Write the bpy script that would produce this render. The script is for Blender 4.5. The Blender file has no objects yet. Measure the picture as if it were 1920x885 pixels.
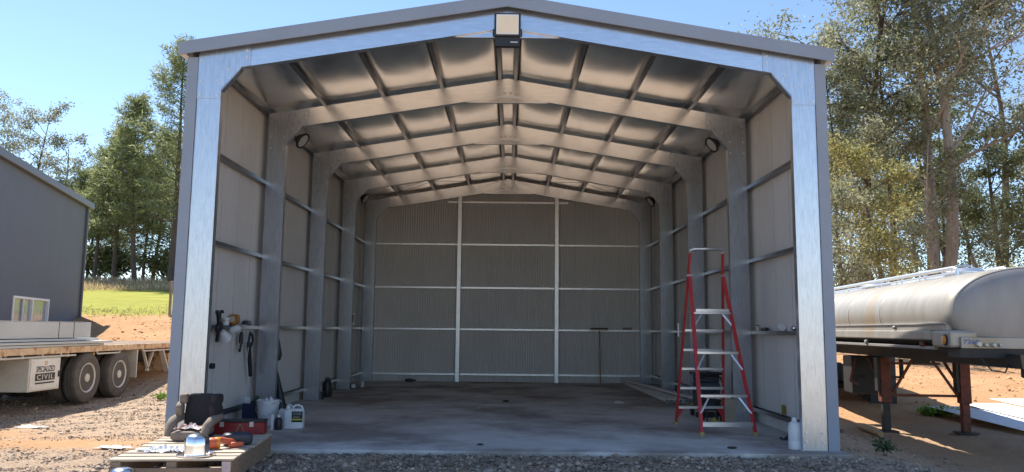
import bpy, math, random
import numpy as np
from mathutils import Vector, Matrix
R = math.radians
random.seed(11); rng = np.random.default_rng(11)
sc = bpy.context.scene
col = sc.collection

# ------------------------------------------------------------------ camera
CAM = (0.077, -11.098, 1.647)
PITCH, YAW, ROLL = 0.1200, 0.0024, 0.01034
cam_d = bpy.data.cameras.new('camera'); cam = bpy.data.objects.new('camera', cam_d); col.objects.link(cam)
r0 = Vector((math.cos(YAW), -math.sin(YAW), 0))
fw = Vector((math.sin(YAW)*math.cos(PITCH), math.cos(YAW)*math.cos(PITCH), math.sin(PITCH)))
u0 = Vector((-math.sin(YAW)*math.sin(PITCH), -math.cos(YAW)*math.sin(PITCH), math.cos(PITCH)))
rt = r0*math.cos(ROLL) + u0*math.sin(ROLL); up = u0*math.cos(ROLL) - r0*math.sin(ROLL)
M = Matrix((rt, up, -fw)).transposed().to_4x4(); M.translation = Vector(CAM)
cam.matrix_world = M
cam_d.sensor_width = 36; cam_d.lens = 1450/1920*36; cam_d.clip_start = .1; cam_d.clip_end = 3000
sc.camera = cam

# ------------------------------------------------------------------ sky, sun, exposure
SUN = Vector((-0.475, 0.53, 1.0)).normalized()
w = bpy.data.worlds.new('World'); sc.world = w; w.use_nodes = True
nt = w.node_tree; bg = nt.nodes['Background']
sky = nt.nodes.new('ShaderNodeTexSky'); sky.sky_type = 'NISHITA'; sky.sun_disc = False
sky.sun_elevation = math.asin(SUN.z); sky.sun_rotation = math.atan2(SUN.x, SUN.y)
sky.altitude = 900; sky.air_density = 0.97; sky.dust_density = 0.0; sky.ozone_density = 2.2
nt.links.new(sky.outputs[0], bg.inputs[0]); bg.inputs[1].default_value = 0.092
sl = bpy.data.lights.new('sun', 'SUN'); so = bpy.data.objects.new('sun', sl); col.objects.link(so)
sl.energy = 3.65; sl.angle = R(.53); sl.color = (1.0, .94, .85)
so.rotation_euler = (-SUN).to_track_quat('-Z', 'Y').to_euler(); so.location = (-20, 25, 50)
sc.view_settings.view_transform = 'Standard'; sc.view_settings.look = 'None'
sc.view_settings.exposure = 1.35; sc.view_settings.gamma = 1
sc.view_settings.use_curve_mapping = False
sc.cycles.max_bounces = 10; sc.cycles.diffuse_bounces = 6; sc.cycles.glossy_bounces = 5
sc.cycles.caustics_reflective = True; sc.cycles.blur_glossy = 1.0; sc.cycles.sample_clamp_indirect = 6.0; sc.cycles.caustics_refractive = False
sc.cycles.use_denoising = True

# ------------------------------------------------------------------ materials
def mat(name, c1, c2=None, rough=.6, metal=0.0, scale=6.0, stretch=(1, 1, 1), bump=0.0, bscale=60.0, bstretch=None,
        c3=None, c3scale=2.0, c3th=.6, spec=.5, rvar=0.0, island=0.0, trans=None):
    m = bpy.data.materials.new(name); m.use_nodes = True
    t = m.node_tree; n = t.nodes; l = t.links; b = n['Principled BSDF']
    b.inputs['Roughness'].default_value = rough; b.inputs['Metallic'].default_value = metal
    b.inputs['Specular IOR Level'].default_value = spec
    tc = n.new('ShaderNodeTexCoord')
    def noise(sca, st, det=6):
        mp = n.new('ShaderNodeMapping'); mp.inputs['Scale'].default_value = st
        l.new(tc.outputs['Object'], mp.inputs['Vector'])
        nz = n.new('ShaderNodeTexNoise'); nz.inputs['Scale'].default_value = sca; nz.inputs['Detail'].default_value = det
        nz.inputs['Roughness'].default_value = .65
        l.new(mp.outputs[0], nz.inputs['Vector']); return nz
    if c2 is None: c2 = tuple(x*.8 for x in c1)
    nz = noise(scale, stretch)
    cr = n.new('ShaderNodeValToRGB'); cr.color_ramp.elements[0].position = .33; cr.color_ramp.elements[1].position = .67
    cr.color_ramp.elements[0].color = (*c2, 1); cr.color_ramp.elements[1].color = (*c1, 1)
    l.new(nz.outputs['Fac'], cr.inputs[0]); out = cr.outputs[0]
    if c3:
        nz3 = noise(c3scale, stretch, 8)
        r3 = n.new('ShaderNodeMapRange'); r3.inputs[1].default_value = c3th-.07; r3.inputs[2].default_value = c3th+.07
        l.new(nz3.outputs['Fac'], r3.inputs[0])
        mx = n.new('ShaderNodeMix'); mx.data_type = 'RGBA'; l.new(r3.outputs[0], mx.inputs['Factor'])
        l.new(out, mx.inputs['A']); mx.inputs['B'].default_value = (*c3, 1); out = mx.outputs['Result']
    if island:
        g = n.new('ShaderNodeNewGeometry')
        mr = n.new('ShaderNodeMapRange'); mr.inputs[3].default_value = 1-island; mr.inputs[4].default_value = 1+island
        l.new(g.outputs['Random Per Island'], mr.inputs[0])
        mu = n.new('ShaderNodeVectorMath'); mu.operation = 'SCALE'
        l.new(out, mu.inputs[0]); l.new(mr.outputs[0], mu.inputs['Scale']); out = mu.outputs[0]
    l.new(out, b.inputs['Base Color'])
    if rvar:
        mr = n.new('ShaderNodeMapRange'); mr.inputs[3].default_value = max(.02, rough-rvar); mr.inputs[4].default_value = min(1, rough+rvar)
        nr = noise(scale*1.7, stretch); l.new(nr.outputs['Fac'], mr.inputs[0]); l.new(mr.outputs[0], b.inputs['Roughness'])
    if bump:
        nb = noise(bscale, bstretch or (1, 1, 1), 8)
        bp = n.new('ShaderNodeBump'); bp.inputs['Strength'].default_value = 1.0; bp.inputs['Distance'].default_value = bump
        l.new(nb.outputs['Fac'], bp.inputs['Height']); l.new(bp.outputs[0], b.inputs['Normal'])
    if trans:
        o = n['Material Output']; tr = n.new('ShaderNodeBsdfTranslucent'); ms = n.new('ShaderNodeMixShader')
        ms.inputs[0].default_value = trans
        l.new(out, tr.inputs[0]); l.new(b.outputs[0], ms.inputs[1]); l.new(tr.outputs[0], ms.inputs[2]); l.new(ms.outputs[0], o.inputs[0])
    return m

m_galv = mat('galvanised steel', (.66, .70, .76), (.54, .58, .64), rough=.30, metal=.90, c3=(.50, .54, .60), c3scale=7, c3th=.58, scale=5, stretch=(6, 6, .7), rvar=.10, bump=.0006, bscale=30)
m_galv_h = mat('galvanised steel rolled', (.80, .81, .83), (.66, .68, .71), rough=.23, metal=.93, scale=5, stretch=(.7, 6, 6), rvar=.10, bump=.0006, bscale=30)
m_galv_p = mat('darkened galvanised purlin steel', (.27, .28, .30), (.20, .21, .23), rough=.34, metal=.92, scale=5, stretch=(5, .6, 5), rvar=.08)  # base darkened: the dim floor mirrored in purlins and girts is painted in
m_galv_b = mat('galvanised wall rail steel', (.92, .93, .95), (.80, .82, .84), rough=.42, metal=.65, scale=5)
m_clad = mat('grey cladding', (.61, .59, .575), (.555, .54, .525), rough=.55, scale=1.2, stretch=(1, 1, .5))
m_trim = mat('grey flashing', (.27, .32, .40), (.245, .29, .365), rough=.45, scale=2)
m_foil = mat('silver foil blanket', (.94, .93, .90), (.84, .83, .80), rough=.18, metal=.97, scale=3, rvar=.05, bump=.0014, bscale=26, bstretch=(.6, 1.6, 1))
m_bolt = mat('zinc bolts', (.75, .75, .76), (.6, .6, .62), rough=.35, metal=.9)
m_conc = mat('dusty concrete', (.68, .655, .62), (.52, .50, .475), spec=.12, rough=.97, scale=1.1, bump=.002, bscale=70, c3=(.31, .27, .24), c3scale=.35, c3th=.515)
m_black = mat('black plastic', (.022, .022, .026), (.014, .014, .017), rough=.45, bump=.0004, bscale=200)
m_dark = mat('dark steel', (.03, .028, .027), (.018, .017, .017), rough=.6)
m_white = mat('white plastic', (.72, .74, .76), (.62, .64, .67), rough=.4, scale=4)
m_whitedirty = mat('scuffed white plastic', (.66, .67, .68), (.5, .5, .5), rough=.5, scale=7)
m_alu = mat('brushed aluminium', (.80, .81, .83), (.66, .67, .70), rough=.34, metal=.9, scale=6, stretch=(.6, 6, 6), rvar=.08)
m_red = mat('red fibreglass', (.50, .035, .04), (.40, .026, .032), rough=.42, scale=9, stretch=(4, 4, .5))
m_foot = mat('yellowed rubber feet', (.42, .36, .13), (.33, .28, .11), rough=.7)
m_wood = mat('weathered pallet timber', (.56, .47, .37), (.36, .285, .215), rough=.85, scale=4, stretch=(1.2, 14, 14), bump=.003, bscale=12, bstretch=(1, 14, 14))
m_wood2 = mat('brown pallet timber', (.33, .235, .165), (.20, .14, .10), rough=.85, scale=4, stretch=(14, 1.2, 14), bump=.003, bscale=12, bstretch=(14, 1, 14))
m_chrome = mat('chrome', (.86, .86, .87), (.80, .80, .82), rough=.17, metal=1.0, scale=3, rvar=.05)
m_seat = mat('brown seat fabric', (.27, .215, .17), (.20, .16, .125), rough=.9, scale=30, bump=.002, bscale=250)
m_seatd = mat('charcoal seat fabric', (.028, .026, .028), (.02, .018, .02), rough=.9, scale=30, bump=.002, bscale=250)  # also used as the shade colour of the right wings
m_cloth = mat('white cloth', (.74, .74, .76), (.60, .60, .63), rough=.9, scale=18, c3=(.16, .18, .24), c3scale=16, c3th=.66)
m_pink = mat('pink rag', (.58, .36, .30), (.46, .30, .27), rough=.9, scale=9, c3=(.6, .58, .58), c3scale=7, c3th=.52)
m_redbox = mat('red painted steel', (.26, .012, .016), (.19, .010, .013), rough=.4, scale=5, c3=(.03, .02, .02), c3scale=5, c3th=.68)
m_orange = mat('orange plastic', (.62, .13, .05), (.54, .10, .04), rough=.4)
m_amber = mat('amber plastic', (.72, .27, .02), (.62, .2, .015), rough=.3)
m_navy = mat('navy plastic', (.035, .04, .058), (.025, .028, .042), rough=.45)
m_blue = mat('dark blue plastic', (.018, .028, .075), (.013, .02, .055), rough=.45)
m_cork = mat('orange brown plastic', (.40, .19, .045), (.30, .13, .03), rough=.5)
m_card = mat('beige card', (.50, .45, .36), (.42, .37, .29), rough=.85)
m_yel = mat('yellow green cloth', (.45, .42, .10), (.34, .34, .08), rough=.9)
m_olive = mat('olive yellow sticker', (.30, .24, .02), (.22, .18, .02), rough=.6)
m_pvc = mat('pale pipe plastic', (.78, .76, .73), (.66, .64, .61), rough=.55, scale=3)
m_lens = mat('pale light lens', (.88, .76, .56), (.82, .70, .50), rough=.35, scale=3)
m_lensg = mat('grey light lens', (.46, .45, .43), (.40, .39, .37), rough=.3)
m_refl = mat('reflector white', (.80, .80, .80), (.74, .74, .75), rough=.4)
m_rust = mat('rusty painted steel', (.68, .50, .31), (.52, .35, .20), rough=.8, scale=5, c3=(.32, .13, .045), c3scale=7, c3th=.56, bump=.003, bscale=40)
m_cream = mat('cream paint', (.62, .57, .48), (.50, .46, .39), rough=.6, scale=3, c3=(.36, .25, .16), c3scale=6, c3th=.66)
m_tyre = mat('dusty rubber', (.115, .098, .082), (.075, .066, .058), rough=.9, scale=6, bump=.003, bscale=50)
m_rim = mat('dusty painted rim', (.62, .60, .56), (.46, .43, .38), rough=.5, metal=.4, scale=5)
m_beam = mat('pale steel', (.47, .49, .48), (.40, .42, .41), rough=.5, scale=2, stretch=(1, .4, 1), metal=.2)
m_bldg = mat('dark grey wall panel', (.125, .142, .168), (.112, .127, .152), rough=.75, scale=1.5, bump=.001, bscale=80)
m_glass = mat('window glass', (.36, .42, .41), (.22, .27, .27), rough=.08, scale=5, spec=.9)  # pale base stands in for reflections on the panes
m_tank = mat('weathered aluminium tank', (.41, .39, .35), (.32, .30, .26), rough=.46, metal=.40, scale=1.6, stretch=(1, 2.2, .6), c3=(.38, .29, .19), c3scale=1.1, c3th=.61, rvar=.1)
m_tankend = mat('tank end aluminium', (.34, .33, .315), (.28, .27, .255), rough=.52, metal=.35, scale=2, stretch=(2, 2, .5))
m_legred = mat('faded red steel', (.21, .06, .037), (.13, .04, .026), rough=.75, scale=6, c3=(.06, .03, .02), c3scale=7, c3th=.58)
m_sheetw = mat('white roofing sheet', (.80, .80, .80), (.76, .76, .77), rough=.5)
m_bark = mat('gum bark', (.44, .385, .335), (.25, .21, .18), rough=.95, scale=3, stretch=(3, 3, .5), bump=.02, bscale=10)
m_barkd = mat('dark bark', (.13, .10, .08), (.07, .055, .045), rough=.95, scale=3, stretch=(3, 3, .5), bump=.02, bscale=10)
m_log = mat('dry log', (.46, .33, .19), (.33, .23, .13), rough=.9, scale=6, stretch=(8, 1, 8))
m_print = mat('black print', (.018, .017, .016), (.025, .022, .02), rough=.6)
m_bluep = mat('faded blue print', (.10, .15, .34), (.16, .2, .36), rough=.6)
m_lime = mat('lime print', (.55, .60, .05), (.48, .52, .05), rough=.6)
def leafmat(name, a, b, c, tr=.38): return mat(name, a, b, rough=.5, scale=.5, island=.42, trans=tr, spec=.35, c3=c, c3scale=.9, c3th=.6)
m_gum = leafmat('gum leaves', (.28, .29, .185), (.205, .22, .14), (.34, .34, .22), .48)
m_gumy = leafmat('yellow green leaves', (.33, .305, .115), (.25, .24, .09), (.38, .345, .13), .48)
m_gumd = leafmat('dark gum leaves', (.21, .235, .12), (.155, .18, .09), (.26, .28, .14), .48)
m_pine = leafmat('pine needles', (.25, .285, .13), (.175, .21, .10), (.34, .345, .15), .55)
m_weed = leafmat('weed leaves', (.09, .14, .07), (.06, .10, .05), (.12, .16, .08))
m_tuft = leafmat('bright grass', (.18, .30, .03), (.13, .24, .025), (.22, .32, .04))
m_dry = leafmat('dry grass', (.60, .46, .28), (.50, .38, .22), (.46, .40, .18), .4)
m_stone = mat('gravel stones', (.33, .265, .21), (.20, .165, .135), rough=.9, scale=1.5, island=.62, c3=(.42, .33, .25), c3scale=2.2, c3th=.55)

# ------------------------------------------------------------------ mesh helpers
class MB:
    def __init__(s): s.v = []; s.f = []
    def add(s, vs, fs):
        o = len(s.v); s.v += [tuple(map(float, p)) for p in vs]; s.f += [tuple(i+o for i in f) for f in fs]; return s
    def box(s, x0, x1, y0, y1, z0, z1):
        return s.add([(x0,y0,z0),(x1,y0,z0),(x1,y1,z0),(x0,y1,z0),(x0,y0,z1),(x1,y0,z1),(x1,y1,z1),(x0,y1,z1)],
                     [(0,3,2,1),(4,5,6,7),(0,1,5,4),(1,2,6,5),(2,3,7,6),(3,0,4,7)])
    def prism(s, poly, axis, a0, a1):
        n = len(poly)
        def P(p, a):
            return {'x': (a, p[0], p[1]), 'y': (p[0], a, p[1]), 'z': (p[0], p[1], a)}[axis]
        return s.add([P(p, a0) for p in poly]+[P(p, a1) for p in poly],
                     [tuple(range(n-1, -1, -1)), tuple(range(n, 2*n))]+[(i, (i+1) % n, n+(i+1) % n, n+i) for i in range(n)])
    def extrude(s, sec, p0, p1, a, b):
        p0 = Vector(p0); p1 = Vector(p1); a = Vector(a); b = Vector(b); n = len(sec)
        return s.add([p0+a*q[0]+b*q[1] for q in sec]+[p1+a*q[0]+b*q[1] for q in sec],
                     [tuple(range(n-1, -1, -1)), tuple(range(n, 2*n))]+[(i, (i+1) % n, n+(i+1) % n, n+i) for i in range(n)])
    def bar(s, p0, p1, wd, ht, upv=(0, 0, 1)):
        p0 = Vector(p0); p1 = Vector(p1); d = (p1-p0).normalized(); upv = Vector(upv)
        if abs(d.dot(upv)) > .98: upv = Vector((1, 0, 0))
        a = d.cross(upv).normalized(); b = a.cross(d).normalized()
        return s.extrude([(-wd/2, -ht/2), (wd/2, -ht/2), (wd/2, ht/2), (-wd/2, ht/2)], p0, p1, a, b)
    def tube(s, path, r, n=8, cap=True):
        path = [Vector(p) for p in path]; k = len(path)
        if not isinstance(r, (list, tuple)): r = [r]*k
        o = len(s.v); ref = None
        for i, p in enumerate(path):
            d = (path[min(i+1, k-1)]-path[max(i-1, 0)])
            d = d.normalized() if d.length > 1e-9 else Vector((0, 0, 1))
            if ref is None: ref = Vector((1, 0, 0)) if abs(d.x) < .8 else Vector((0, 1, 0))
            a = (ref-d*ref.dot(d)).normalized(); ref = a; b = d.cross(a)
            for j in range(n):
                t = 2*math.pi*j/n; s.v.append(tuple(p+(a*math.cos(t)+b*math.sin(t))*r[i]))
        for i in range(k-1):
            for j in range(n):
                s.f.append((o+i*n+j, o+i*n+(j+1) % n, o+(i+1)*n+(j+1) % n, o+(i+1)*n+j))
        if cap:
            s.f.append(tuple(o+j for j in range(n-1, -1, -1))); s.f.append(tuple(o+(k-1)*n+j for j in range(n)))
        return s
    def lathe(s, prof, n=24, c=(0, 0, 0), axis='z', sx=1, sy=1):
        o = len(s.v)
        for (r, h) in prof:
            for j in range(n):
                t = 2*math.pi*j/n; a, b = r*math.cos(t)*sx, r*math.sin(t)*sy
                p = {'z': (a, b, h), 'x': (h, a, b), 'y': (a, h, b)}[axis]
                s.v.append((p[0]+c[0], p[1]+c[1], p[2]+c[2]))
        for i in range(len(prof)-1):
            for j in range(n): s.f.append((o+i*n+j, o+i*n+(j+1) % n, o+(i+1)*n+(j+1) % n, o+(i+1)*n+j))
        if prof[0][0] > 1e-6: s.f.append(tuple(o+j for j in range(n-1, -1, -1)))
        if prof[-1][0] > 1e-6: s.f.append(tuple(o+(len(prof)-1)*n+j for j in range(n)))
        return s
    def superq(s, c, r, e=.35, rot=(0, 0, 0), nu=14, nv=20):
        from mathutils import Euler
        rm = Euler(rot).to_matrix(); o = len(s.v); pw = lambda x: math.copysign(abs(x)**e, x)
        for i in range(nu+1):
            a = -math.pi/2+math.pi*i/nu
            for j in range(nv):
                b = 2*math.pi*j/nv
                p = rm @ Vector((r[0]*pw(math.cos(a))*pw(math.cos(b)), r[1]*pw(math.cos(a))*pw(math.sin(b)), r[2]*pw(math.sin(a))))
                s.v.append((p.x+c[0], p.y+c[1], p.z+c[2]))
        for i in range(nu):
            for j in range(nv): s.f.append((o+i*nv+j, o+i*nv+(j+1) % nv, o+(i+1)*nv+(j+1) % nv, o+(i+1)*nv+j))
        return s
    def grid(s, nx, ny, fn):
        o = len(s.v)
        for j in range(ny+1):
            for i in range(nx+1): s.v.append(tuple(fn(i/nx, j/ny)))
        for j in range(ny):
            for i in range(nx):
                a = o+j*(nx+1)+i; s.f.append((a, a+1, a+nx+2, a+nx+1))
        return s
    def mesh(s, name, m, smooth=None):
        me = bpy.data.meshes.new(name); me.from_pydata(s.v, [], s.f); me.validate()
        import bmesh
        b = bmesh.new(); b.from_mesh(me); bmesh.ops.remove_doubles(b, verts=b.verts, dist=1e-6); bmesh.ops.recalc_face_normals(b, faces=b.faces); b.to_mesh(me); b.free()
        if m: me.materials.append(m)
        if smooth:
            me.polygons.foreach_set('use_smooth', [True]*len(me.polygons)); me.set_sharp_from_angle(angle=R(smooth))
        return me
    def build(s, name, m, parent=None, smooth=None, bev=0, thick=0):
        o = bpy.data.objects.new(name, s.mesh(name, m, smooth)); col.objects.link(o); o.parent = parent
        if thick:
            md = o.modifiers.new('solid', 'SOLIDIFY'); md.thickness = thick; md.offset = 0
        if bev:
            md = o.modifiers.new('bevel', 'BEVEL'); md.width = bev; md.segments = 2; md.limit_method = 'ANGLE'; md.angle_limit = R(40)
        return o
def put(name, me, parent, loc=(0, 0, 0), rot=(0, 0, 0)):
    o = bpy.data.objects.new(name, me); col.objects.link(o); o.parent = parent; o.location = loc; o.rotation_euler = rot; return o
def tag(o, label=None, cat=None, group=None, kind=None):
    if label: o['label'] = label
    if cat: o['category'] = cat
    if group: o['group'] = group
    if kind: o['kind'] = kind
    elif cat: o['kind'] = 'thing'
    return o
def thing(name, label, cat, loc=(0, 0, 0), rz=0, group=None):
    o = bpy.data.objects.new(name, None); col.objects.link(o); o.location = loc; o.rotation_euler = (0, 0, rz)
    o.empty_display_size = .2
    return tag(o, label, cat, group)
def np_mesh(name, V, F, m, smooth=False):
    V = np.asarray(V, np.float32); F = np.asarray(F, np.int32); k = F.shape[1]
    me = bpy.data.meshes.new(name); me.vertices.add(len(V)); me.vertices.foreach_set('co', V.ravel())
    me.loops.add(F.size); me.loops.foreach_set('vertex_index', F.ravel())
    me.polygons.add(len(F)); me.polygons.foreach_set('loop_start', np.arange(0, F.size, k, dtype=np.int32))
    me.update(calc_edges=True)
    if smooth: me.polygons.foreach_set('use_smooth', np.ones(len(F), bool))
    if m: me.materials.append(m)
    return me
def text_mesh(txt, m, width, height, shear=0.0, space=1.0):
    cu = bpy.data.curves.new('lettering', 'FONT'); cu.body = txt; cu.align_x = 'CENTER'; cu.align_y = 'CENTER'
    cu.extrude = .02; cu.offset = .018; cu.shear = shear; cu.space_character = space; cu.resolution_u = 3
    o = bpy.data.objects.new('tmp', cu); col.objects.link(o)
    me = bpy.data.meshes.new_from_object(o.evaluated_get(bpy.context.evaluated_depsgraph_get()))
    bpy.data.objects.remove(o); bpy.data.curves.remove(cu)
    n = len(me.vertices); a = np.empty(n*3); me.vertices.foreach_get('co', a); a = a.reshape(-1, 3)
    mn, mx = a.min(0), a.max(0); a -= (mn+mx)/2; a[:, 0] *= width/(mx-mn)[0]; a[:, 1] *= height/(mx-mn)[1]; a[:, 2] *= .003/(mx-mn)[2]
    me.vertices.foreach_set('co', a.ravel()); me.materials.clear(); me.materials.append(m); return me
def cloth(nx, ny, sx, sy, amp, seed, fold=7.0):
    r = np.random.default_rng(seed); ph = r.uniform(0, 6.28, 12); fr = r.uniform(.5, 1.6, (12, 2))*fold
    edge = r.uniform(0, 6.28, 4)
    def fn(u, v):
        x, y = u-.5, v-.5; z = 0
        for k in range(12): z += math.sin(fr[k][0]*x*(1 if k % 2 else -1)+fr[k][1]*y+ph[k])*(1.0 if k < 6 else .6)
        z = abs(z/4)
        e = 1+.18*math.sin(5*math.atan2(y, x)+edge[0])+.12*math.sin(9*math.atan2(y, x)+edge[1])
        return (x*sx*e, y*sy*e, amp*z*(1.15-1.6*max(abs(x), abs(y)))+.004)
    return MB().grid(nx, ny, fn)

# ------------------------------------------------------------------ ground
def sstep(a, b, x): t = np.clip((x-a)/(b-a), 0, 1); return t*t*(3-2*t)
def vnoise(x, y, seed=0):
    s = np.zeros_like(x); r = np.random.default_rng(seed)
    for k in range(7):
        a = r.uniform(0, 6.28); fx, fy = math.cos(a), math.sin(a); ph = r.uniform(0, 6.28, 2); f = r.uniform(.7, 1.5)
        s = s+np.sin((x*fx+y*fy)*f+ph[0]+1.3*np.sin((x*fy-y*fx)*f*.7+ph[1]))
    return s/7
def gh(X, Y):
    X = np.asarray(X, float); Y = np.asarray(Y, float)
    zl = np.interp(Y, [-40, 5, 7, 9, 12, 19, 39, 46, 75, 300, 800], [-.05, -.05, 0, .28, .85, 2.0, 4.0, 5.0, 6.0, 8, 8])
    zr = np.interp(Y, [-40, 6, 8, 12, 20, 32, 50, 90, 300, 800], [-.05, -.05, 0.02, .35, 1.0, 1.35, 2.6, 4, 6, 6])
    zr = zr-.27*sstep(4.9, 6.6, X)*(1-.8*sstep(25, 60, Y))
    k = sstep(-5, 5, X); z = zl*(1-k)+zr*k
    dx = np.maximum(np.abs(X)-4.9, 0); dy = np.maximum(np.maximum(-.35-Y, Y-13.9), 0); d = np.hypot(dx, dy)
    m = sstep(.1, 2.0, d); z = np.where(Y > 1, z*m+(-.06)*(1-m), np.where(d < .2, -.06, z))
    z = z+.02*vnoise(X*1.3, Y*1.3, 3)*np.clip(d, 0, 1)+(.09*vnoise(X*.45, Y*.45, 5)+.05*vnoise(X*1.9, Y*1.9, 6))*sstep(8, 12, Y)*np.clip(d/2, 0, 1)
    return z
def axis_pts(lo, hi, step, far_lo, far_hi):
    a = list(np.arange(lo, hi, step)); s = step; x = hi; out = []
    while x < far_hi: out.append(x); s *= 1.22; x += s
    s = step; x = lo; pre = []
    while x > far_lo: s *= 1.22; x -= s; pre.append(x)
    return np.array(pre[::-1]+a+out)
gx = axis_pts(-26, 26, .22, -900, 900); gy = axis_pts(-8, 30, .22, -200, 1400)
GX, GY = np.meshgrid(gx, gy); GZ = gh(GX, GY)
near = (1-sstep(10, 16, np.hypot(GX, GY+4)))
GZ = GZ+near*.010*rng.standard_normal(GZ.shape)*(np.maximum(np.abs(GX)-4.95, 0)+np.maximum(-.36-GY, 0) > 0)
nx, ny = len(gx), len(gy)
I = np.arange(nx*ny).reshape(ny, nx)
F = np.stack([I[:-1, :-1], I[:-1, 1:], I[1:, 1:], I[1:, :-1]], -1).reshape(-1, 4)
# what the ground is made of: r gravel, g green grass, b dry grass
n1 = vnoise(GX*.6, GY*.6, 9); n2 = vnoise(GX*2.1, GY*2.1, 12)
left = 1-sstep(-3, 3, GX)
grav = (1-sstep(7.5, 10.0, GY+.8*n1))*(1-left*.7*sstep(.5, .8, n1*.6+.5*n2))
grav = grav*(1-sstep(5.6, 7.2, GX+.5*n1)*np.where(GY < 6, .35, .85))
grav = np.clip(grav, 0, 1)
patch = np.exp(-(((GX+6.3)/1.5)**2+((GY-.3)/.55)**2))+np.exp(-(((GX+8.5)/1.3)**2+((GY-1.2)/.5)**2))
grav = grav*(1-np.clip(patch*1.3, 0, 1)*.9)
grass = sstep(18.4, 20.5, GY+.7*n1+.4*n2)*left+(1-left)*sstep(40, 55, GY+3*n1)*.7
dry = sstep(36, 41, GY+1.2*n1)*(1-sstep(60, 90, GY)*.4)
cd = np.stack([grav, grass, dry, np.ones_like(grav)], -1).reshape(-1, 4)
me = np_mesh('ground', np.stack([GX, GY, GZ], -1).reshape(-1, 3), F, None, True)
at = me.color_attributes.new('cover', 'FLOAT_COLOR', 'POINT'); at.data.foreach_set('color', cd.astype(np.float32).ravel())
mg = bpy.data.materials.new('earth gravel and grass'); mg.use_nodes = True
t = mg.node_tree; n = t.nodes; l = t.links; b = n['Principled BSDF']; b.inputs['Roughness'].default_value = .95; b.inputs['Specular IOR Level'].default_value = .2
tc = n.new('ShaderNodeTexCoord'); va = n.new('ShaderNodeVertexColor'); va.layer_name = 'cover'
sp = n.new('ShaderNodeSeparateColor'); l.new(va.outputs[0], sp.inputs[0])
def gn(scale, c1, c2, det=10, p0=.35, p1=.65, st=(1, 1, 1)):
    mp = n.new('ShaderNodeMapping'); mp.inputs['Scale'].default_value = st; l.new(tc.outputs['Object'], mp.inputs[0])
    z = n.new('ShaderNodeTexNoise'); z.inputs['Scale'].default_value = scale; z.inputs['Detail'].default_value = det; z.inputs['Roughness'].default_value = .72
    l.new(mp.outputs[0], z.inputs['Vector']); c = n.new('ShaderNodeValToRGB')
    c.color_ramp.elements[0].position = p0; c.color_ramp.elements[1].position = p1
    c.color_ramp.elements[0].color = (*c2, 1); c.color_ramp.elements[1].color = (*c1, 1); l.new(z.outputs['Fac'], c.inputs[0]); return c.outputs[0], z.outputs['Fac']
soil, hs = gn(.8, (.56, .325, .165), (.43, .235, .115))
grv, hg = gn(16, (.52, .385, .27), (.31, .225, .155))
grs, _ = gn(.55, (.36, .34, .055), (.25, .26, .04), st=(1, 2.2, 1))
dr, _ = gn(1.2, (.40, .29, .165), (.26, .20, .10))
def mix(f, a, b_):
    x = n.new('ShaderNodeMix'); x.data_type = 'RGBA'; l.new(f, x.inputs['Factor']); l.new(a, x.inputs['A']); l.new(b_, x.inputs['B']); return x.outputs['Result']
c = mix(sp.outputs[0], soil, grv); c = mix(sp.outputs[1], c, grs); c = mix(sp.outputs[2], c, dr); l.new(c, b.inputs['Base Color'])
z = n.new('ShaderNodeTexNoise'); z.inputs['Scale'].default_value = 14; z.inputs['Detail'].default_value = 12; z.inputs['Roughness'].default_value = .75; l.new(tc.outputs['Object'], z.inputs['Vector'])
bp = n.new('ShaderNodeBump'); bp.inputs['Distance'].default_value = .05; l.new(z.outputs['Fac'], bp.inputs['Height']); l.new(bp.outputs[0], b.inputs['Normal'])
me.materials.append(mg)
go = bpy.data.objects.new('ground', me); col.objects.link(go); tag(go, 'gravel and orange earth ground rising to grass slopes', 'ground', kind='structure')

MB().box(-4.78, 4.78, -.33, 13.75, -.22, 0).build('concrete_slab', m_conc, None, bev=.012)
tag(bpy.data.objects['concrete_slab'], 'dusty stained concrete floor slab inside the open shed', 'floor', kind='structure')

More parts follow.
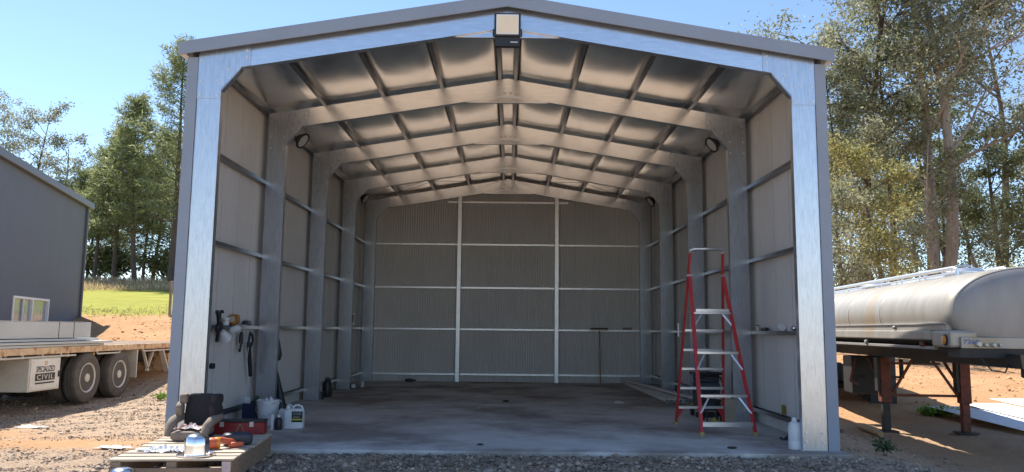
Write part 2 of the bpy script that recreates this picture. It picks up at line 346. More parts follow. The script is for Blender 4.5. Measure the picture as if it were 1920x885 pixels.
# gravel stones
def stones(nm, boxes, label):
    ico = np.array([(0, 0, 1), (0, 0, -1), (1, 0, 0), (-1, 0, 0), (0, 1, 0), (0, -1, 0)], float)
    fc = np.array([(0, 2, 4), (0, 4, 3), (0, 3, 5), (0, 5, 2), (1, 4, 2), (1, 3, 4), (1, 5, 3), (1, 2, 5)])
    VV = []; 
    for (x0, x1, y0, y1, cnt, s0, s1) in boxes:
        x = rng.uniform(x0, x1, cnt); y = rng.uniform(y0, y1, cnt)
        pt = np.exp(-(((x+6.3)/1.5)**2+((y-.3)/.55)**2))+np.exp(-(((x+8.5)/1.3)**2+((y-1.2)/.5)**2))
        ok = (rng.uniform(0, 1, cnt) > 1.2*pt) & ~((np.abs(x) < 4.8) & (y > -.345))
        x, y = x[ok], y[ok]; k = len(x); zz = gh(x, y)
        s = rng.uniform(s0, s1, k)**1*rng.choice([.6, .8, 1, 1.5, 2.4], k, p=[.4, .3, .19, .09, .02])
        base = ico[None]*(1+.35*rng.standard_normal((k, 6, 1)).clip(-1, 1))*s[:, None, None]*rng.uniform([.7, .6, .35], [1.4, 1.1, .8], (k, 1, 3))
        a = rng.uniform(0, 6.28, k); ca, sa = np.cos(a)[:, None], np.sin(a)[:, None]
        tl = rng.uniform(-.5, .5, k)[:, None]
        bx = base[..., 0]*ca-base[..., 1]*sa; by = base[..., 0]*sa+base[..., 1]*ca; bz = base[..., 2]+tl*base[..., 0]
        VV.append(np.stack([bx+x[:, None], by+y[:, None], bz+zz[:, None]+.25*s[:, None]], -1).reshape(-1, 3))
    V = np.concatenate(VV); k = len(V)//6
    F = (fc[None]+6*np.arange(k)[:, None, None]).reshape(-1, 3)
    o = bpy.data.objects.new(nm, np_mesh(nm, V, F, m_stone)); col.objects.link(o); tag(o, label, 'gravel', kind='stuff')
stones('gravel', [(-5.0, 7.2, -3.6, -.34, 22000, .010, .030), (-10, -4.85, -4, 1.5, 26000, .006, .016), (-13, -4.9, 1.5, 9, 26000, .007, .018), (4.85, 7.0, -.3, 5, 1500, .008, .022), (-5, 5, -.46, -.335, 1500, .010, .026)],
       'loose grey and tan gravel stones covering the yard')

def clods():
    bx = [(-24, -5.5, 9.5, 18.5, 3500, .010, .035), (7, 26, 7.5, 20, 4200, .010, .040)]
    global m_stone
    keep = m_stone; m_stone = m_clod; stones('soil_clods', bx, 'loose clods of orange earth on the cut banks'); m_stone = keep
m_clod = mat('orange clods', (.56, .325, .165), (.46, .25, .12), rough=.95, scale=1.5, island=.3)
clods()
# ------------------------------------------------------------------ shed
W, COLW, SL = 4.215, .35, .165
FR = [k*3.36 for k in range(5)]
def rtop(x): return 6.45-SL*abs(x)
def rbot(x): return 6.115-SL*abs(x)
shed = thing('open_shed', 'large open-fronted grey steel shed with galvanised portal frames', 'shed')
def csec(d, fl, t=.005, lip=.022):
    return [(0, 0), (d, 0), (d, fl), (d-lip, fl), (d-lip, fl-t), (d-t, fl-t), (d-t, t), (t, t), (t, fl-t), (lip, fl-t), (lip, fl), (0, fl)]
bolt_me = MB().lathe([(.024, .0), (.024, -.004), (.017, -.004), (.017, -.018), (0, -.018)], 6, axis='y').mesh('bolt', m_bolt)
colm = {}; knm = {}; rfm = {}
for s in (-1, 1):
    mb = MB().extrude(csec(COLW, .115), (s*W, 0, 0), (s*W, 0, 5.10), (s, 0, 0), (0, 1, 0))
    mb.box(*sorted((s*(W-.03), s*(W+COLW+.03))), .002, .13, 0.001, .014)
    colm[s] = mb.mesh('column', m_galv)
    mb = MB()
    mb.prism([(s*.0, rbot(0)), (s*3.96, rbot(3.96)), (s*3.96, rtop(3.96)), (s*.0, rtop(0))], 'y', 0, .005)
    for zf in (rbot, rtop):
        sg = 1 if zf is rbot else -1
        mb.prism([(0, zf(0)), (s*3.96, zf(3.96)), (s*3.96, zf(3.96)+sg*.006), (0, zf(0)+sg*.006)], 'y', .005, .115)
        mb.prism([(0, zf(0)+sg*.006), (s*3.96, zf(3.96)+sg*.006), (s*3.96, zf(3.96)+sg*.024), (0, zf(0)+sg*.024)], 'y', .109, .115)
    rfm[s] = mb.mesh('rafter', m_galv_h)
    mb = MB()
    xo = W+COLW
    mb.prism([(s*xo, 4.98), (s*W, 4.98), (s*W, 5.121), (s*3.932, 5.463), (s*3.80, rbot(3.80)), (s*3.80, rtop(3.80)-.004), (s*xo, rtop(xo)-.004)], 'y', -.010, -.003)
    mb.prism([(s*W, 5.10), (s*3.932, 5.452), (s*3.937, 5.458), (s*(W+.005), 5.106)], 'y', -.003, .118)
    mb.prism([(s*W, 5.101), (s*3.955, 5.42), (s*3.955, rtop(3.955)-.01), (s*(xo-.004), rtop(xo)-.01), (s*(xo-.004), 5.101)], 'y', .02, .026)
    knm[s] = mb.mesh('knee_plate', m_galv)
apm = MB().prism([(-.78, rbot(.78)-.002), (.78, rbot(.78)-.002), (.0, rbot(0)-.002)], 'y', .035, .043)
apm.box(-.78, .78, .043, .10, rbot(.78)-.008, rbot(.78)-.002)
apm = apm.mesh('apex_bracket', m_galv_h)
apc = MB().prism([(-.20, rbot(.20)+.01), (0, rbot(0)+.01), (.20, rbot(.20)+.01), (.20, rtop(.20)-.01), (0, rtop(0)-.01), (-.20, rtop(.20)-.01)], 'y', -.008, -.002).mesh('apex_plate', m_galv_h)
for k, y in enumerate(FR):
    for s in (-1, 1):
        c_ = put('column', colm[s], shed, (0, y, 0)); put('rafter', rfm[s], shed, (0, y, 0)); kp = put('knee_plate', knm[s], shed, (0, y, 0))
        for (bx, bz) in ((W+.05, 5.03), (W+.30, 5.03), (W+.05, 5.25), (W+.30, 5.25), (W-.10, 5.42), (W-.36, 5.62), (W-.36, 5.72), (W+.30, 5.55)):
            put('bolt', bolt_me, kp, (s*bx, -.010, bz))
        if k == 0:
            for bz in (.12, .24):
                for bx in (W+.05, W+.29): put('bolt', bolt_me, c_, (s*bx, 0, bz))
    a_ = put('apex_bracket', apm, shed, (0, y, 0)); p_ = put('apex_plate', apc, shed, (0, y, 0))
    for bx in (-.15, -.06, .06, .15): put('bolt', bolt_me, p_, (bx, -.008, rbot(bx)+.05))
# purlins, one per bay and line
PX = [.15, 1.26, 2.38, 3.50, 4.60]
pn = math.hypot(1, SL)
pm = {}
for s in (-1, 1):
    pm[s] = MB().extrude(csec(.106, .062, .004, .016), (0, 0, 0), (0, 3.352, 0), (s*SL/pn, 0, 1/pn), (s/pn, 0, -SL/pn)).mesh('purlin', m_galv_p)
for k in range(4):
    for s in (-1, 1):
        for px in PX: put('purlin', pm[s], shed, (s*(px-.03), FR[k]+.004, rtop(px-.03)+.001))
# foil blanket panels sagging between purlins
def foil(bay, x0, x1, seed):
    r = np.random.default_rng(seed); ph = r.uniform(0, 6.28, 6)
    sg_ = r.uniform(.040, .090); vs_ = r.uniform(.85, 1.2)
    def fn(u, v):
        x = x0+(x1-x0)*u; y = FR[bay]+(3.36 if bay < 3 else 3.50)*v
        su = max(math.sin(math.pi*u), 0)**.6; sv = max(math.sin(math.pi*v), 0)**.55
        wr = math.sin(7*u+ph[0]+2*math.sin(9*v+ph[1]))*.5+math.sin(17*v+ph[2]+3*u)*.35+math.sin(23*u+11*v+ph[3])*.3
        return (x, y, rtop(x)+.109-(su*.016+min(1, 9*u, 9*(1-u))*sg_*max(math.sin(math.pi*v**vs_), 0)**.9)-.0045*wr*su)
    o = MB().grid(10, 22, fn).build('foil_panel', m_foil, shed, smooth=60)
edges = [-4.63, -3.5, -2.38, -1.26, -.15, .15, 1.26, 2.38, 3.5, 4.63]
for k in range(4):
    for i in range(9): foil(k, edges[i], edges[i+1], 100+k*10+i)
# girts on the side walls
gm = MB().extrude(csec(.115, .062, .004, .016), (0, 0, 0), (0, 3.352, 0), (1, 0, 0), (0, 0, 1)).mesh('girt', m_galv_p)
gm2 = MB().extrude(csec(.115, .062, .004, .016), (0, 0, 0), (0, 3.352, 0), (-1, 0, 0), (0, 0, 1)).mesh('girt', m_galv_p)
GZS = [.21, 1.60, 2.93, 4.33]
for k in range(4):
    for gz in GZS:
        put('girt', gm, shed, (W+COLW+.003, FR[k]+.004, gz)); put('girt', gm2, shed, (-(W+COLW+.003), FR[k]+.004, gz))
# back wall girts, mullions
for x0, x1 in ((-4.2, -1.61), (-1.46, 1.49), (1.64, 4.2)):
    for gz in (.20, 1.60, 2.91, 4.29, 5.66):
        xa, xb = x0, x1
        if gz > 5: lim = (6.05-5.73)/SL; xa, xb = max(x0, -lim), min(x1, lim)
        MB().extrude(csec(.055, .11, .004, .016), (xa, 13.47, gz+.004), (xb, 13.47, gz+.004), (0, 0, 1), (0, 1, 0)).build('back_girt', m_galv_b, shed)
for mx in (-1.535, 1.565):
    MB().extrude(csec(.115, .10, .005, .022), (mx-.0575, 13.36, 0), (mx-.0575, 13.36, rbot(mx)-.02), (1, 0, 0), (0, 1, 0)).build('mullion', m_galv_b, shed)
# corrugated cladding
def corr(L, pitch=.0761, amp=.008, k=6):
    nn = int(L/pitch*k); return [(i*L/nn, amp*math.sin(2*math.pi*i/k)) for i in range(nn+1)]
for s in (-1, 1):
    pr = corr(13.63); mb = MB()
    mb.v = [(s*(4.70+a), -.0+y, z) for z in (-.04, 5.80) for (y, a) in pr]; nn = len(pr)
    mb.f = [(i, i+1, nn+i+1, nn+i) for i in range(nn-1)]
    mb.build('side_wall', m_clad, shed, smooth=60)
pr = corr(9.42); mb = MB(); nn = len(pr)
mb.v = [(x-4.71, 13.60+a, -.04) for (x, a) in pr]+[(x-4.71, 13.60+a, 6.583-SL*abs(x-4.71)) for (x, a) in pr]
mb.f = [(i, i+1, nn+i+1, nn+i) for i in range(nn-1)]
mb.build('back_wall', m_clad, shed, smooth=60)
for s in (-1, 1):
    pr = corr(13.75, amp=.008); mb = MB(); nn = len(pr)
    mb.v = [(s*x, y-.10, 6.572-SL*x+a) for x in (.0, 4.80) for (y, a) in pr]; mb.f = [(i, i+1, nn+i+1, nn+i) for i in range(nn-1)]
    mb.build('roof_sheet', m_clad, shed, smooth=60, thick=.0012)
    lap = MB().box(-.006, .006, -.012, .012, -.03, 5.6).mesh('sheet_lap', m_clad)
    for i in range(1, 18): put('sheet_lap', lap, shed, (s*4.689, .762*i, 0))
    # corner flashing at the mouth, gable flashing
    MB().box(*sorted((s*(W+COLW+.002), s*4.725)), -.022, -.014, -.045, 5.60).box(*sorted((s*4.717, s*4.725)), -.014, .16, -.045, 5.60).build('corner_flashing', m_trim, shed)
    q = lambda x, d: 6.588-SL*abs(x)+d
    MB().prism([(0, q(0, -.180)), (s*4.82, q(4.82, -.180)), (s*4.82, q(4.82, 0)), (0, q(0, 0))], 'y', -.128, -.118)\
        .prism([(0, q(0, 0)), (s*4.82, q(4.82, 0)), (s*4.82, q(4.82, .006)), (0, q(0, .006))], 'y', -.128, .12)\
        .prism([(0, q(0, -.186)), (s*4.82, q(4.82, -.186)), (s*4.82, q(4.82, -.180)), (0, q(0, -.180))], 'y', -.128, -.102).build('barge_flashing', m_trim, shed)
    # eave gutter
    MB().prism([(s*4.74, 5.63), (s*4.74, 5.76), (s*4.746, 5.76), (s*4.746, 5.64), (s*4.83, 5.64), (s*4.83, 5.78), (s*4.836, 5.78), (s*4.836, 5.63)], 'y', -.11, 13.6).build('gutter', m_clad, shed)
MB().prism([(-.22, 6.572), (0, 6.608), (.22, 6.572), (.22, 6.578), (0, 6.615), (-.22, 6.578)], 'y', -.117, 13.7).build('ridge_cap', m_trim, shed)
for s in (-1, 1): MB().box(*sorted((s*4.712, s*4.735)), 13.40, 13.66, -.045, 5.79).box(*sorted((s*4.50, s*4.711)), 13.625, 13.66, -.045, 5.79).build('rear_light_seal_flashing', m_trim, shed)  # unseen, added to block light leaking through the back corners
# brace rods in the last bay
for s in (-1, 1):
    for (xa, xb) in ((.3, 4.2), (4.2, .3)):
        MB().tube([(s*xa, FR[3]+.14, rtop(xa)-.03), (s*xb, FR[4]-.03, rtop(xb)-.03)], .007, 6).build('brace_rod', m_galv_p, shed)

# ------------------------------------------------------------------ lights in the shed
fl = thing('floodlight', 'square black LED floodlight fixed under the front apex', 'floodlight', (.005, -.13, 5.92))
MB().box(-.195, .195, -.035, .02, -.0, .36).build('housing', m_black, fl, bev=.012)
MB().box(-.165, .165, -.043, -.0352, .03, .335).build('bezel', m_refl, fl, bev=.01)
MB().box(-.145, .145, -.047, -.0432, .055, .312).build('lens', m_lens, fl, bev=.004)
MB().box(-.185, .185, -.025, .06, -.145, -.004).build('driver_box', m_black, fl, bev=.008)
for s in (-1, 1):
    MB().box(*sorted((s*.198, s*.216)), -.02, .07, .04, .12).build('bracket_arm', m_dark, fl); MB().lathe([(.018, 0), (.018, s*.02), (0, s*.02)], 10, (s*.217, .0, .08), 'x').build('pivot_bolt', m_bolt, fl)
lg = MB()
for i in range(5): lg.prism([(.045+i*.022, -.092), (.060+i*.022, -.092), (.065+i*.022, -.075), (.050+i*.022, -.075)], 'y', -.0275, -.0252)
lg.build('maker_mark', m_refl, fl)
def hibay(x, y, z, s, label):
    h = thing('round_light', label, 'light', (x, y, z), 0, 'round lights at the shed knees')
    ax = Vector((-s*.80, -.15, -.58)).normalized()
    q = ax.to_track_quat('Z', 'Y').to_euler()
    o = MB().lathe([(.0, -.10), (.07, -.10), (.085, -.05), (.10, -.045), (.15, -.01), (.165, .0), (.165, .03), (.138, .032), (.135, .018), (.0, .018)], 28).build('housing', m_black, h, smooth=35); o.rotation_euler = q
    o = MB().lathe([(.132, .019), (.125, .028), (.06, .036), (0, .038)], 28).build('lens', m_lensg, h, smooth=40); o.rotation_euler = q
    fins = MB()
    for i in range(10):
        a = i*math.pi/5; c, s_ = math.cos(a), math.sin(a)
        fins.bar((c*.05, s_*.05, -.075), (c*.105, s_*.105, -.035), .006, .05)
    o = fins.build('cooling_fins', m_black, h); o.rotation_euler = q
    MB().bar((s*.02, .03, .05), (s*.14, .02, .08), .03, .008).bar((s*.14, .02, .08), (s*.14, .02, -.02), .03, .008).build('bracket', m_dark, h)
hibay(-3.93, 3.42, 5.20, -1, 'round black light at the left knee of the second frame')
hibay(3.94, 3.42, 5.21, 1, 'round black light at the right knee of the second frame')
hibay(-3.97, 10.15, 5.22, -1, 'round black light at the far left knee of the fourth frame')
hibay(3.98, 10.15, 5.22, 1, 'round black light at the far right knee of the fourth frame')

# ------------------------------------------------------------------ step ladder
ld = thing('step_ladder', 'tall red fibreglass platform step ladder with aluminium treads', 'ladder', (3.585, 1.43, 0), R(4))
def fr(z):   # front (support) rails: half width and depth at height z
    t = z/2.64; return .435-.145*t, .03+.80*t
def rr(z):   # rear (climbing) rails up to the top hoop
    t = z/3.0; return .43-.145*t+.0, 1.50-.72*t
xc = -.055
for s in (-1, 1):
    a0, d0 = fr(.0); a1, d1 = fr(2.64)
    MB().bar((s*a0, d0, .05), (s*a1+xc*1.0, d1, 2.64), .062, .030, (0, 1, 0)).build('front_rail', m_red, ld, bev=.004)
    a0, d0 = rr(.0); a1, d1 = rr(3.0)
    MB().bar((s*a0, d0, .05), (s*a1+xc, d1, 3.0), .030, .070, (0, 1, 0)).build('rear_rail', m_red, ld, bev=.004)
    for f in (fr, rr):
        a, d = f(0); MB().box(s*a-.035, s*a+.035, d-.028, d+.028, 0, .06).build('rubber_foot', m_foot, ld, bev=.006)
    a, d = fr(2.62); MB().lathe([(.028, -.04), (.028, .04), (0, .04)], 12, (s*a+xc+s*.01, d, 2.60), 'x').build('pivot', m_bolt, ld)
    a, d = rr(.18); MB().prism([(s*a, .10), (s*a, .32), (s*(a-.14), .30)], 'y', d-.008, d+.008).build('corner_brace', m_red, ld)
def ctr(z): return xc*z/2.64
for z, hh in ((.175, .075), (.61, .045), (1.295, .045)):
    a, d = fr(z); c = ctr(z)
    MB().box(c-a+.015, c+a-.015, d-.045, d+.035, z-hh/2, z+hh/2).build('front_brace', m_alu, ld, bev=.004)
    if z > .3:
        for s in (-1, 1):
            a2, d2 = fr(z-.26); MB().bar((c+s*a*.62, d-.03, z-hh/2), (ctr(z-.26)+s*(a2-.0), d2-.03, z-.27), .028, .006, (0, 1, 0)).build('diagonal_stay', m_alu, ld)
a, d = fr(1.97); c = ctr(1.97)
MB().box(c-a+.01, c+a-.01, d-.06, d+.32, 1.935, 1.965).build('platform', m_alu, ld, bev=.004)
MB().box(c-a+.04, c+a-.04, d-.062, d-.05, 1.967, 2.02).build('platform_lip', m_alu, ld)
for s in (-1, 1):
    a2, d2 = fr(1.75); MB().bar((c+s*a*.55, d-.03, 1.935), (ctr(1.72)+s*a2, d2-.02, 1.72), .028, .006, (0, 1, 0)).build('diagonal_stay', m_alu, ld)
for z in (.31, .65, .99, 1.32, 1.66):
    a, d = rr(z); MB().box(ctr(z)-a+.012, ctr(z)+a-.012, d-.05, d+.04, z-.022, z+.022).build('tread', m_alu, ld, bev=.003)
a, d = rr(3.0)
MB().tube([(xc-a, d, 2.98), (xc-a-.005, d-.02, 3.03), (xc-a+.05, d-.06, 3.05), (xc, d-.085, 3.055), (xc+a-.05, d-.06, 3.05), (xc+a+.005, d-.02, 3.03), (xc+a, d, 2.98)], .028, 10).build('top_hoop', m_alu, ld, smooth=40)
MB().box(-.445+xc*.6, -.425+xc*.6, 1.12, 1.16, 1.55, 1.78).build('label_plate', m_whitedirty, ld)

# ------------------------------------------------------------------ things on the right side of the shed
def pipes():
    ends = [(3.70, .05), (3.80, .05), (3.91, .05), (4.03, .05), (4.13, .05)]
    looks = ['outermost grey pipe of the row lying on the floor, nearest the middle of the shed', 'second grey pipe from the middle of the shed in the floor row',
             'middle grey pipe of the five lying on the floor', 'fourth grey pipe from the middle of the shed, beside the ladder', 'innermost grey pipe of the floor row, closest to the right wall']
    for i, (x, z) in enumerate(ends):
        p0 = Vector((x, 6.82+.05*(i % 2), .052)); p1 = Vector((3.62+i*.098, 13.1, .052)); d = (p1-p0).normalized(); a = Vector((d.y, -d.x, 0)); L = (p1-p0).length
        m = MB(); nseg = 16
        for ring, (rad, tt) in enumerate(((.047, 0), (.047, L), (.040, L), (.040, 0))):
            for j in range(nseg):
                t = 2*math.pi*j/nseg; q = d*tt+a*math.cos(t)*rad+Vector((0, 0, math.sin(t)*rad)); m.v.append(tuple(q))
        for ring in range(4):
            for j in range(nseg): m.f.append((ring*nseg+j, ring*nseg+(j+1) % nseg, ((ring+1) % 4)*nseg+(j+1) % nseg, ((ring+1) % 4)*nseg+j))
        o = m.build('pipe', m_pvc, None, smooth=40); o.location = p0; tag(o, looks[i], 'pipe', 'grey pipes on the shed floor')
pipes()
o = MB().bar((0, 0, 0), (-.62, 6.5, -.01), .11, .05).build('timber_plank', m_pvc, None, bev=.004); o.location = (4.19, 6.6, .165)
tag(o, 'long grey plank lying on top of the pipes along the right wall', 'plank')
tr = thing('tool_trolley', 'black and slate wheeled trolley with a flat lid behind the ladder', 'trolley', (4.00, 4.35, 0))
MB().box(-.27, .20, -.18, .18, .12, .66).build('body', mat('slate plastic', (.055, .07, .085), (.04, .052, .065), rough=.5), tr, bev=.04)
MB().box(-.32, .27, -.22, .2, .80, .85).build('lid', m_black, tr, bev=.015)
MB().box(-.25, .18, -.19, .17, .662, .80).build('tray', m_navy, tr, bev=.01)
MB().tube([(-.26, -.20, .14), (-.285, -.21, .62), (-.24, -.22, .76), (0, -.225, .79), (.19, -.22, .76), (.235, -.21, .62), (.21, -.20, .14)], .018, 8).build('handle_frame', m_black, tr, smooth=40)
MB().box(-.17, .10, -.195, -.181, .30, .58).build('front_panel', m_navy, tr, bev=.01)
for s in (-1, 1): MB().lathe([(0, -.03), (.09, -.03), (.10, -.02), (.10, .02), (.09, .03), (0, .03)], 20, (-.04+s*.26, .08, .10), 'x').build('wheel', m_black, tr, smooth=40)
MB().box(-.30, .05, -.30, -.20, .0, .10).build('base', m_black, tr, bev=.01)
cb = thing('carton', 'beige upright carton standing behind the ladder foot', 'carton', (4.12, 3.42, 0), R(8))
MB().box(-.10, .12, -.10, .12, 0, .41).build('box', m_card, cb, bev=.004); MB().box(-.10, .12, -.10, .0, .412, .418).build('flap', m_card, cb); MB().box(-.08, .04, -.04, .07, .42, .445).build('paper', m_whitedirty, cb)
o = cloth(16, 12, .24, .18, .09, 5).build('rag', m_whitedirty, None, smooth=60); o.location = (3.86, 3.5, .40); o.parent = None
tag(o, 'crumpled off-white rag on a stool behind the ladder', 'rag')
st = thing('stool', 'small dark stool holding a crumpled rag behind the ladder', 'stool', (3.86, 3.52, 0))
MB().box(-.14, .14, -.13, .13, .365, .40).build('seat', m_dark, st, bev=.008)
for sx in (-1, 1):
    for sy in (-1, 1): MB().bar((sx*.13, sy*.12, 0), (sx*.11, sy*.10, .365), .025, .025).build('leg', m_dark, st)
o = cloth(14, 12, .22, .16, .10, 8).build('glove', m_yel, None, smooth=60); o.location = (3.83, 3.18, 0); tag(o, 'yellow work glove on the floor below the ladder treads', 'glove')
o = cloth(14, 12, .24, .16, .12, 18).build('cloth_scrap', m_yel, None, smooth=60); o.location = (4.2, 6.35, 0.0); tag(o, 'lime yellow cloth scrap beside the pipe ends', 'cloth')
bt = thing('bottle', 'tall white plastic bottle standing against the right front column', 'bottle', (4.16, .16, 0))
MB().lathe([(.0, 0), (.085, 0), (.092, .015), (.092, .10), (.089, .11), (.092, .12), (.092, .30), (.080, .36), (.04, .385), (.034, .39), (.034, .40), (0, .40)], 24).build('body', m_white, bt, smooth=40)
MB().lathe([(.038, .40), (.038, .435), (.03, .44), (0, .44)], 16).build('cap', m_white, bt, smooth=40)
o = cloth(16, 12, .22, .15, .09, 21).build('rag', m_dark, None, smooth=60); o.location = (4.40, 1.10, 0); tag(o, 'dark crumpled rag on the slab near the right front column', 'rag')
o = MB().box(-.004, 0, -.09, .09, -.075, .075).build('wall_sticker', m_olive, None); o.location = (4.683, 2.08, .36); tag(o, 'olive yellow square sticker low on the right wall', 'sticker')
cn = thing('caulk_nozzle_gun', 'white funnel nozzle lying on the right wall girt', 'funnel', (4.62, 1.92, 1.665))
MB().lathe([(.0, -.09), (.05, -.09), (.055, -.08), (.052, .02), (.02, .08), (.012, .16), (0, .16)], 18, (0, 0, .056), 'y').build('cone', m_white, cn, smooth=35)
MB().lathe([(.057, -.095), (.06, -.09), (.06, -.07), (.057, -.065)], 18, (0, 0, .056), 'y').build('rim', m_white, cn, smooth=35)
o = MB().superq((0, 0, .045), (.05, .06, .045), 1.0).build('chrome_ball_cap', m_chrome, None, smooth=60); o.location = (4.62, 1.30, 1.665); tag(o, 'shiny chrome cap on the right wall girt near the front column', 'cap')
o = MB().superq((0, 0, .03), (.03, .13, .03), .6).superq((0, .16, .025), (.025, .05, .025), .5).build('hand_tool', m_black, None, smooth=60); o.location = (4.62, 2.70, 1.664); tag(o, 'black hand tool lying on the right wall girt', 'tool')
sb = thing('spray_can', 'grey can with a dark lid on the right wall girt by the second column', 'can', (4.62, 3.12, 1.664))
MB().lathe([(0, 0), (.034, 0), (.034, .07), (.026, .085), (0, .085)], 16).build('can_body', m_rim, sb, smooth=40); MB().lathe([(.02, .085), (.02, .11), (0, .11)], 12).build('lid', m_black, sb, smooth=40)
br = thing('push_broom', 'push broom leaning upside down against the back wall', 'broom', (2.92, 13.22, 0))
MB().tube([(0, 0, 0), (.0, .16, 1.64)], .017, 8).build('handle', m_wood2, br); MB().box(-.29, .26, .10, .20, 1.64, 1.68).build('head', m_wood, br, bev=.006); MB().box(-.285, .255, .105, .195, 1.682, 1.72).build('bristles', m_dark, br)
o = MB().box(-.14, .14, -.04, .04, 0, .075).build('timber_block', m_wood2, None, bev=.005); o.location = (3.81, 13.52, 1.664); tag(o, 'short brown timber block on the back wall girt', 'block')
# bits on the floor
o = MB().prism([(-.11, -.05), (.13, -.04), (.05, .06), (-.07, .05)], 'z', 0, .003).build('paper_scrap', m_white, None); o.location = (2.57, 6.72, .004); o.rotation_euler = (R(24), 0, 0); o.location.z = .03
tag(o, 'white paper scrap on the open floor', 'paper')
bb = thing('oil_bottle', 'black plastic bottle lying on its side by the back wall', 'bottle', (-2.98, 13.1, 0))
MB().superq((0, 0, .055), (.14, .06, .055), .5).build('body', m_black, bb, smooth=60); MB().lathe([(.025, 0), (.025, .07), (0, .07)], 12, (.13, 0, .05), 'x').build('neck', m_black, bb)
for i, (x, y, sx, sy, m, lb) in enumerate(((.02, 6.9, .08, .05, m_black, 'small black offcut in the middle of the floor'), (-.55, 5.4, .04, .03, m_card, 'small tan chip on the middle of the floor'), (-.32, .22, .05, .03, m_dark, 'small dark stone on the front edge of the slab'), (3.25, .12, .07, .04, m_dark, 'dark clod on the slab in front of the ladder'))):
    o = MB().superq((0, 0, sy*.4), (sx, sy, sy*.4), .8, nu=6, nv=8).build('floor_offcut', m, None); o.location = (x, y, 0); tag(o, lb, 'offcut')

# ------------------------------------------------------------------ things on the left side of the shed
GT = 1.664  # top of the shelf girt
bk = thing('bucket', 'white lidless bucket stuffed with rags beside the second column', 'bucket', (-4.0, 2.30, 0))
MB().lathe([(0, 0), (.15, 0), (.155, .01), (.178, .34), (.188, .345), (.188, .37), (.178, .372), (.181, .40), (.190, .402), (.190, .415), (.176, .415), (.172, .36), (.0, .34)], 30).build('pail', m_white, bk, smooth=35)
MB().tube([(-.19, -.02, .36), (-.17, -.12, .24), (-.08, -.19, .17), (.06, -.195, .165), (.16, -.13, .23), (.19, -.02, .36)], .004, 6).build('handle', m_rim, bk)
o = cloth(24, 24, .33, .33, .07, 31, 12).build('rag_bundle', m_cloth, None, smooth=60); o.location = (-4.0, 2.30, .37); tag(o, 'grey and white rags heaped in the white bucket', 'rags')
cr = thing('blue_crate', 'dark blue open box with papers between wall and bucket', 'box', (-4.36, 2.55, 0))
m_ = MB().box(-.12, .12, -.14, .14, 0, .02)
for x0, x1, y0, y1 in ((-.12, -.108, -.14, .14), (.108, .12, -.14, .14), (-.108, .108, -.14, -.128), (-.108, .108, .128, .14)): m_.box(x0, x1, y0, y1, .02, .34)
m_.build('box_body', m_blue, cr)
MB().bar((-.07, -.05, .10), (-.05, -.08, .44), .10, .004, (0, 1, 0)).build('paper', m_white, cr); MB().bar((.06, 0, .1), (.085, 0, .46), .07, .004, (0, 1, 0)).build('leaflet', m_weed, cr)
def jerry(loc, rz, label, lab, sc_=1.0):
    j = thing('jerry_can', label, 'jerry can', loc, rz, 'white jerry cans on the slab')
    m = MB(); prof = [(.0, .985, 0), (.01, 1, 0), (.22, 1, 0), (.27, .97, 0), (.30, .80, 0), (.315, .55, 0)]
    nn = 24
    for (z, k, _) in prof:
        for i in range(nn):
            a = 2*math.pi*i/nn; c, s_ = math.cos(a), math.sin(a)
            m.v.append((.165*k*math.copysign(abs(c)**.4, c)*sc_, .115*k*math.copysign(abs(s_)**.4, s_)*sc_, z*sc_))
    for q in range(len(prof)-1):
        for i in range(nn): m.f.append((q*nn+i, q*nn+(i+1) % nn, (q+1)*nn+(i+1) % nn, (q+1)*nn+i))
    m.f.append(tuple(range(nn-1, -1, -1))); m.f.append(tuple((len(prof)-1)*nn+i for i in range(nn)))
    m.build('can_body', m_white, j, smooth=50)
    MB().tube([(-.02*sc_, 0, .305*sc_), (.0, 0, .355*sc_), (.06*sc_, 0, .365*sc_), (.12*sc_, 0, .345*sc_), (.145*sc_, 0, .27*sc_)], .017*sc_, 8).build('handle', m_white, j, smooth=50)
    MB().lathe([(.034*sc_, .30*sc_), (.034*sc_, .345*sc_), (.03*sc_, .35*sc_), (0, .35*sc_)], 16, (-.095*sc_, 0, 0)).build('cap', m_white if lab else m_dark, j, smooth=40)
    if lab:
        p = MB().box(-.02, .155, -.1185, -.116, .10, .275).build('label_panel', m_print, j)
        MB().box(-.018, .153, -.1205, -.1187, .135, .152).build('label_stripe', m_lime, p)
        MB().box(.0, .13, -.1205, -.1187, .215, .262).build('label_picture', mat('label grey print', (.20, .21, .22), (.05, .055, .06), rough=.6, scale=40), p)
        MB().box(.0, .11, -.1205, -.1187, .168, .192).build('label_lettering', mat('label tan print', (.30, .27, .2), (.10, .09, .07), rough=.6, scale=60), p)
jerry((-3.46, 1.95, 0), R(6), 'white jerry can with a dark printed label on the slab', True, 1.0)
jerry((-3.66, 2.28, 0), R(70), 'unlabelled white jerry can behind the labelled one', False, .92)
bb = thing('spray_bottle', 'small black bottle with white top beside the red toolbox', 'bottle', (-3.63, 1.66, 0))
MB().lathe([(0, 0), (.055, 0), (.06, .01), (.06, .15), (.045, .185), (.022, .20), (0, .20)], 18).build('body', m_black, bb, smooth=40); MB().lathe([(.024, .20), (.024, .235), (0, .235)], 12).build('cap', m_white, bb)
MB().box(-.115, -.07, -.02, .02, 0, .24).build('white_strip', m_white, bb)
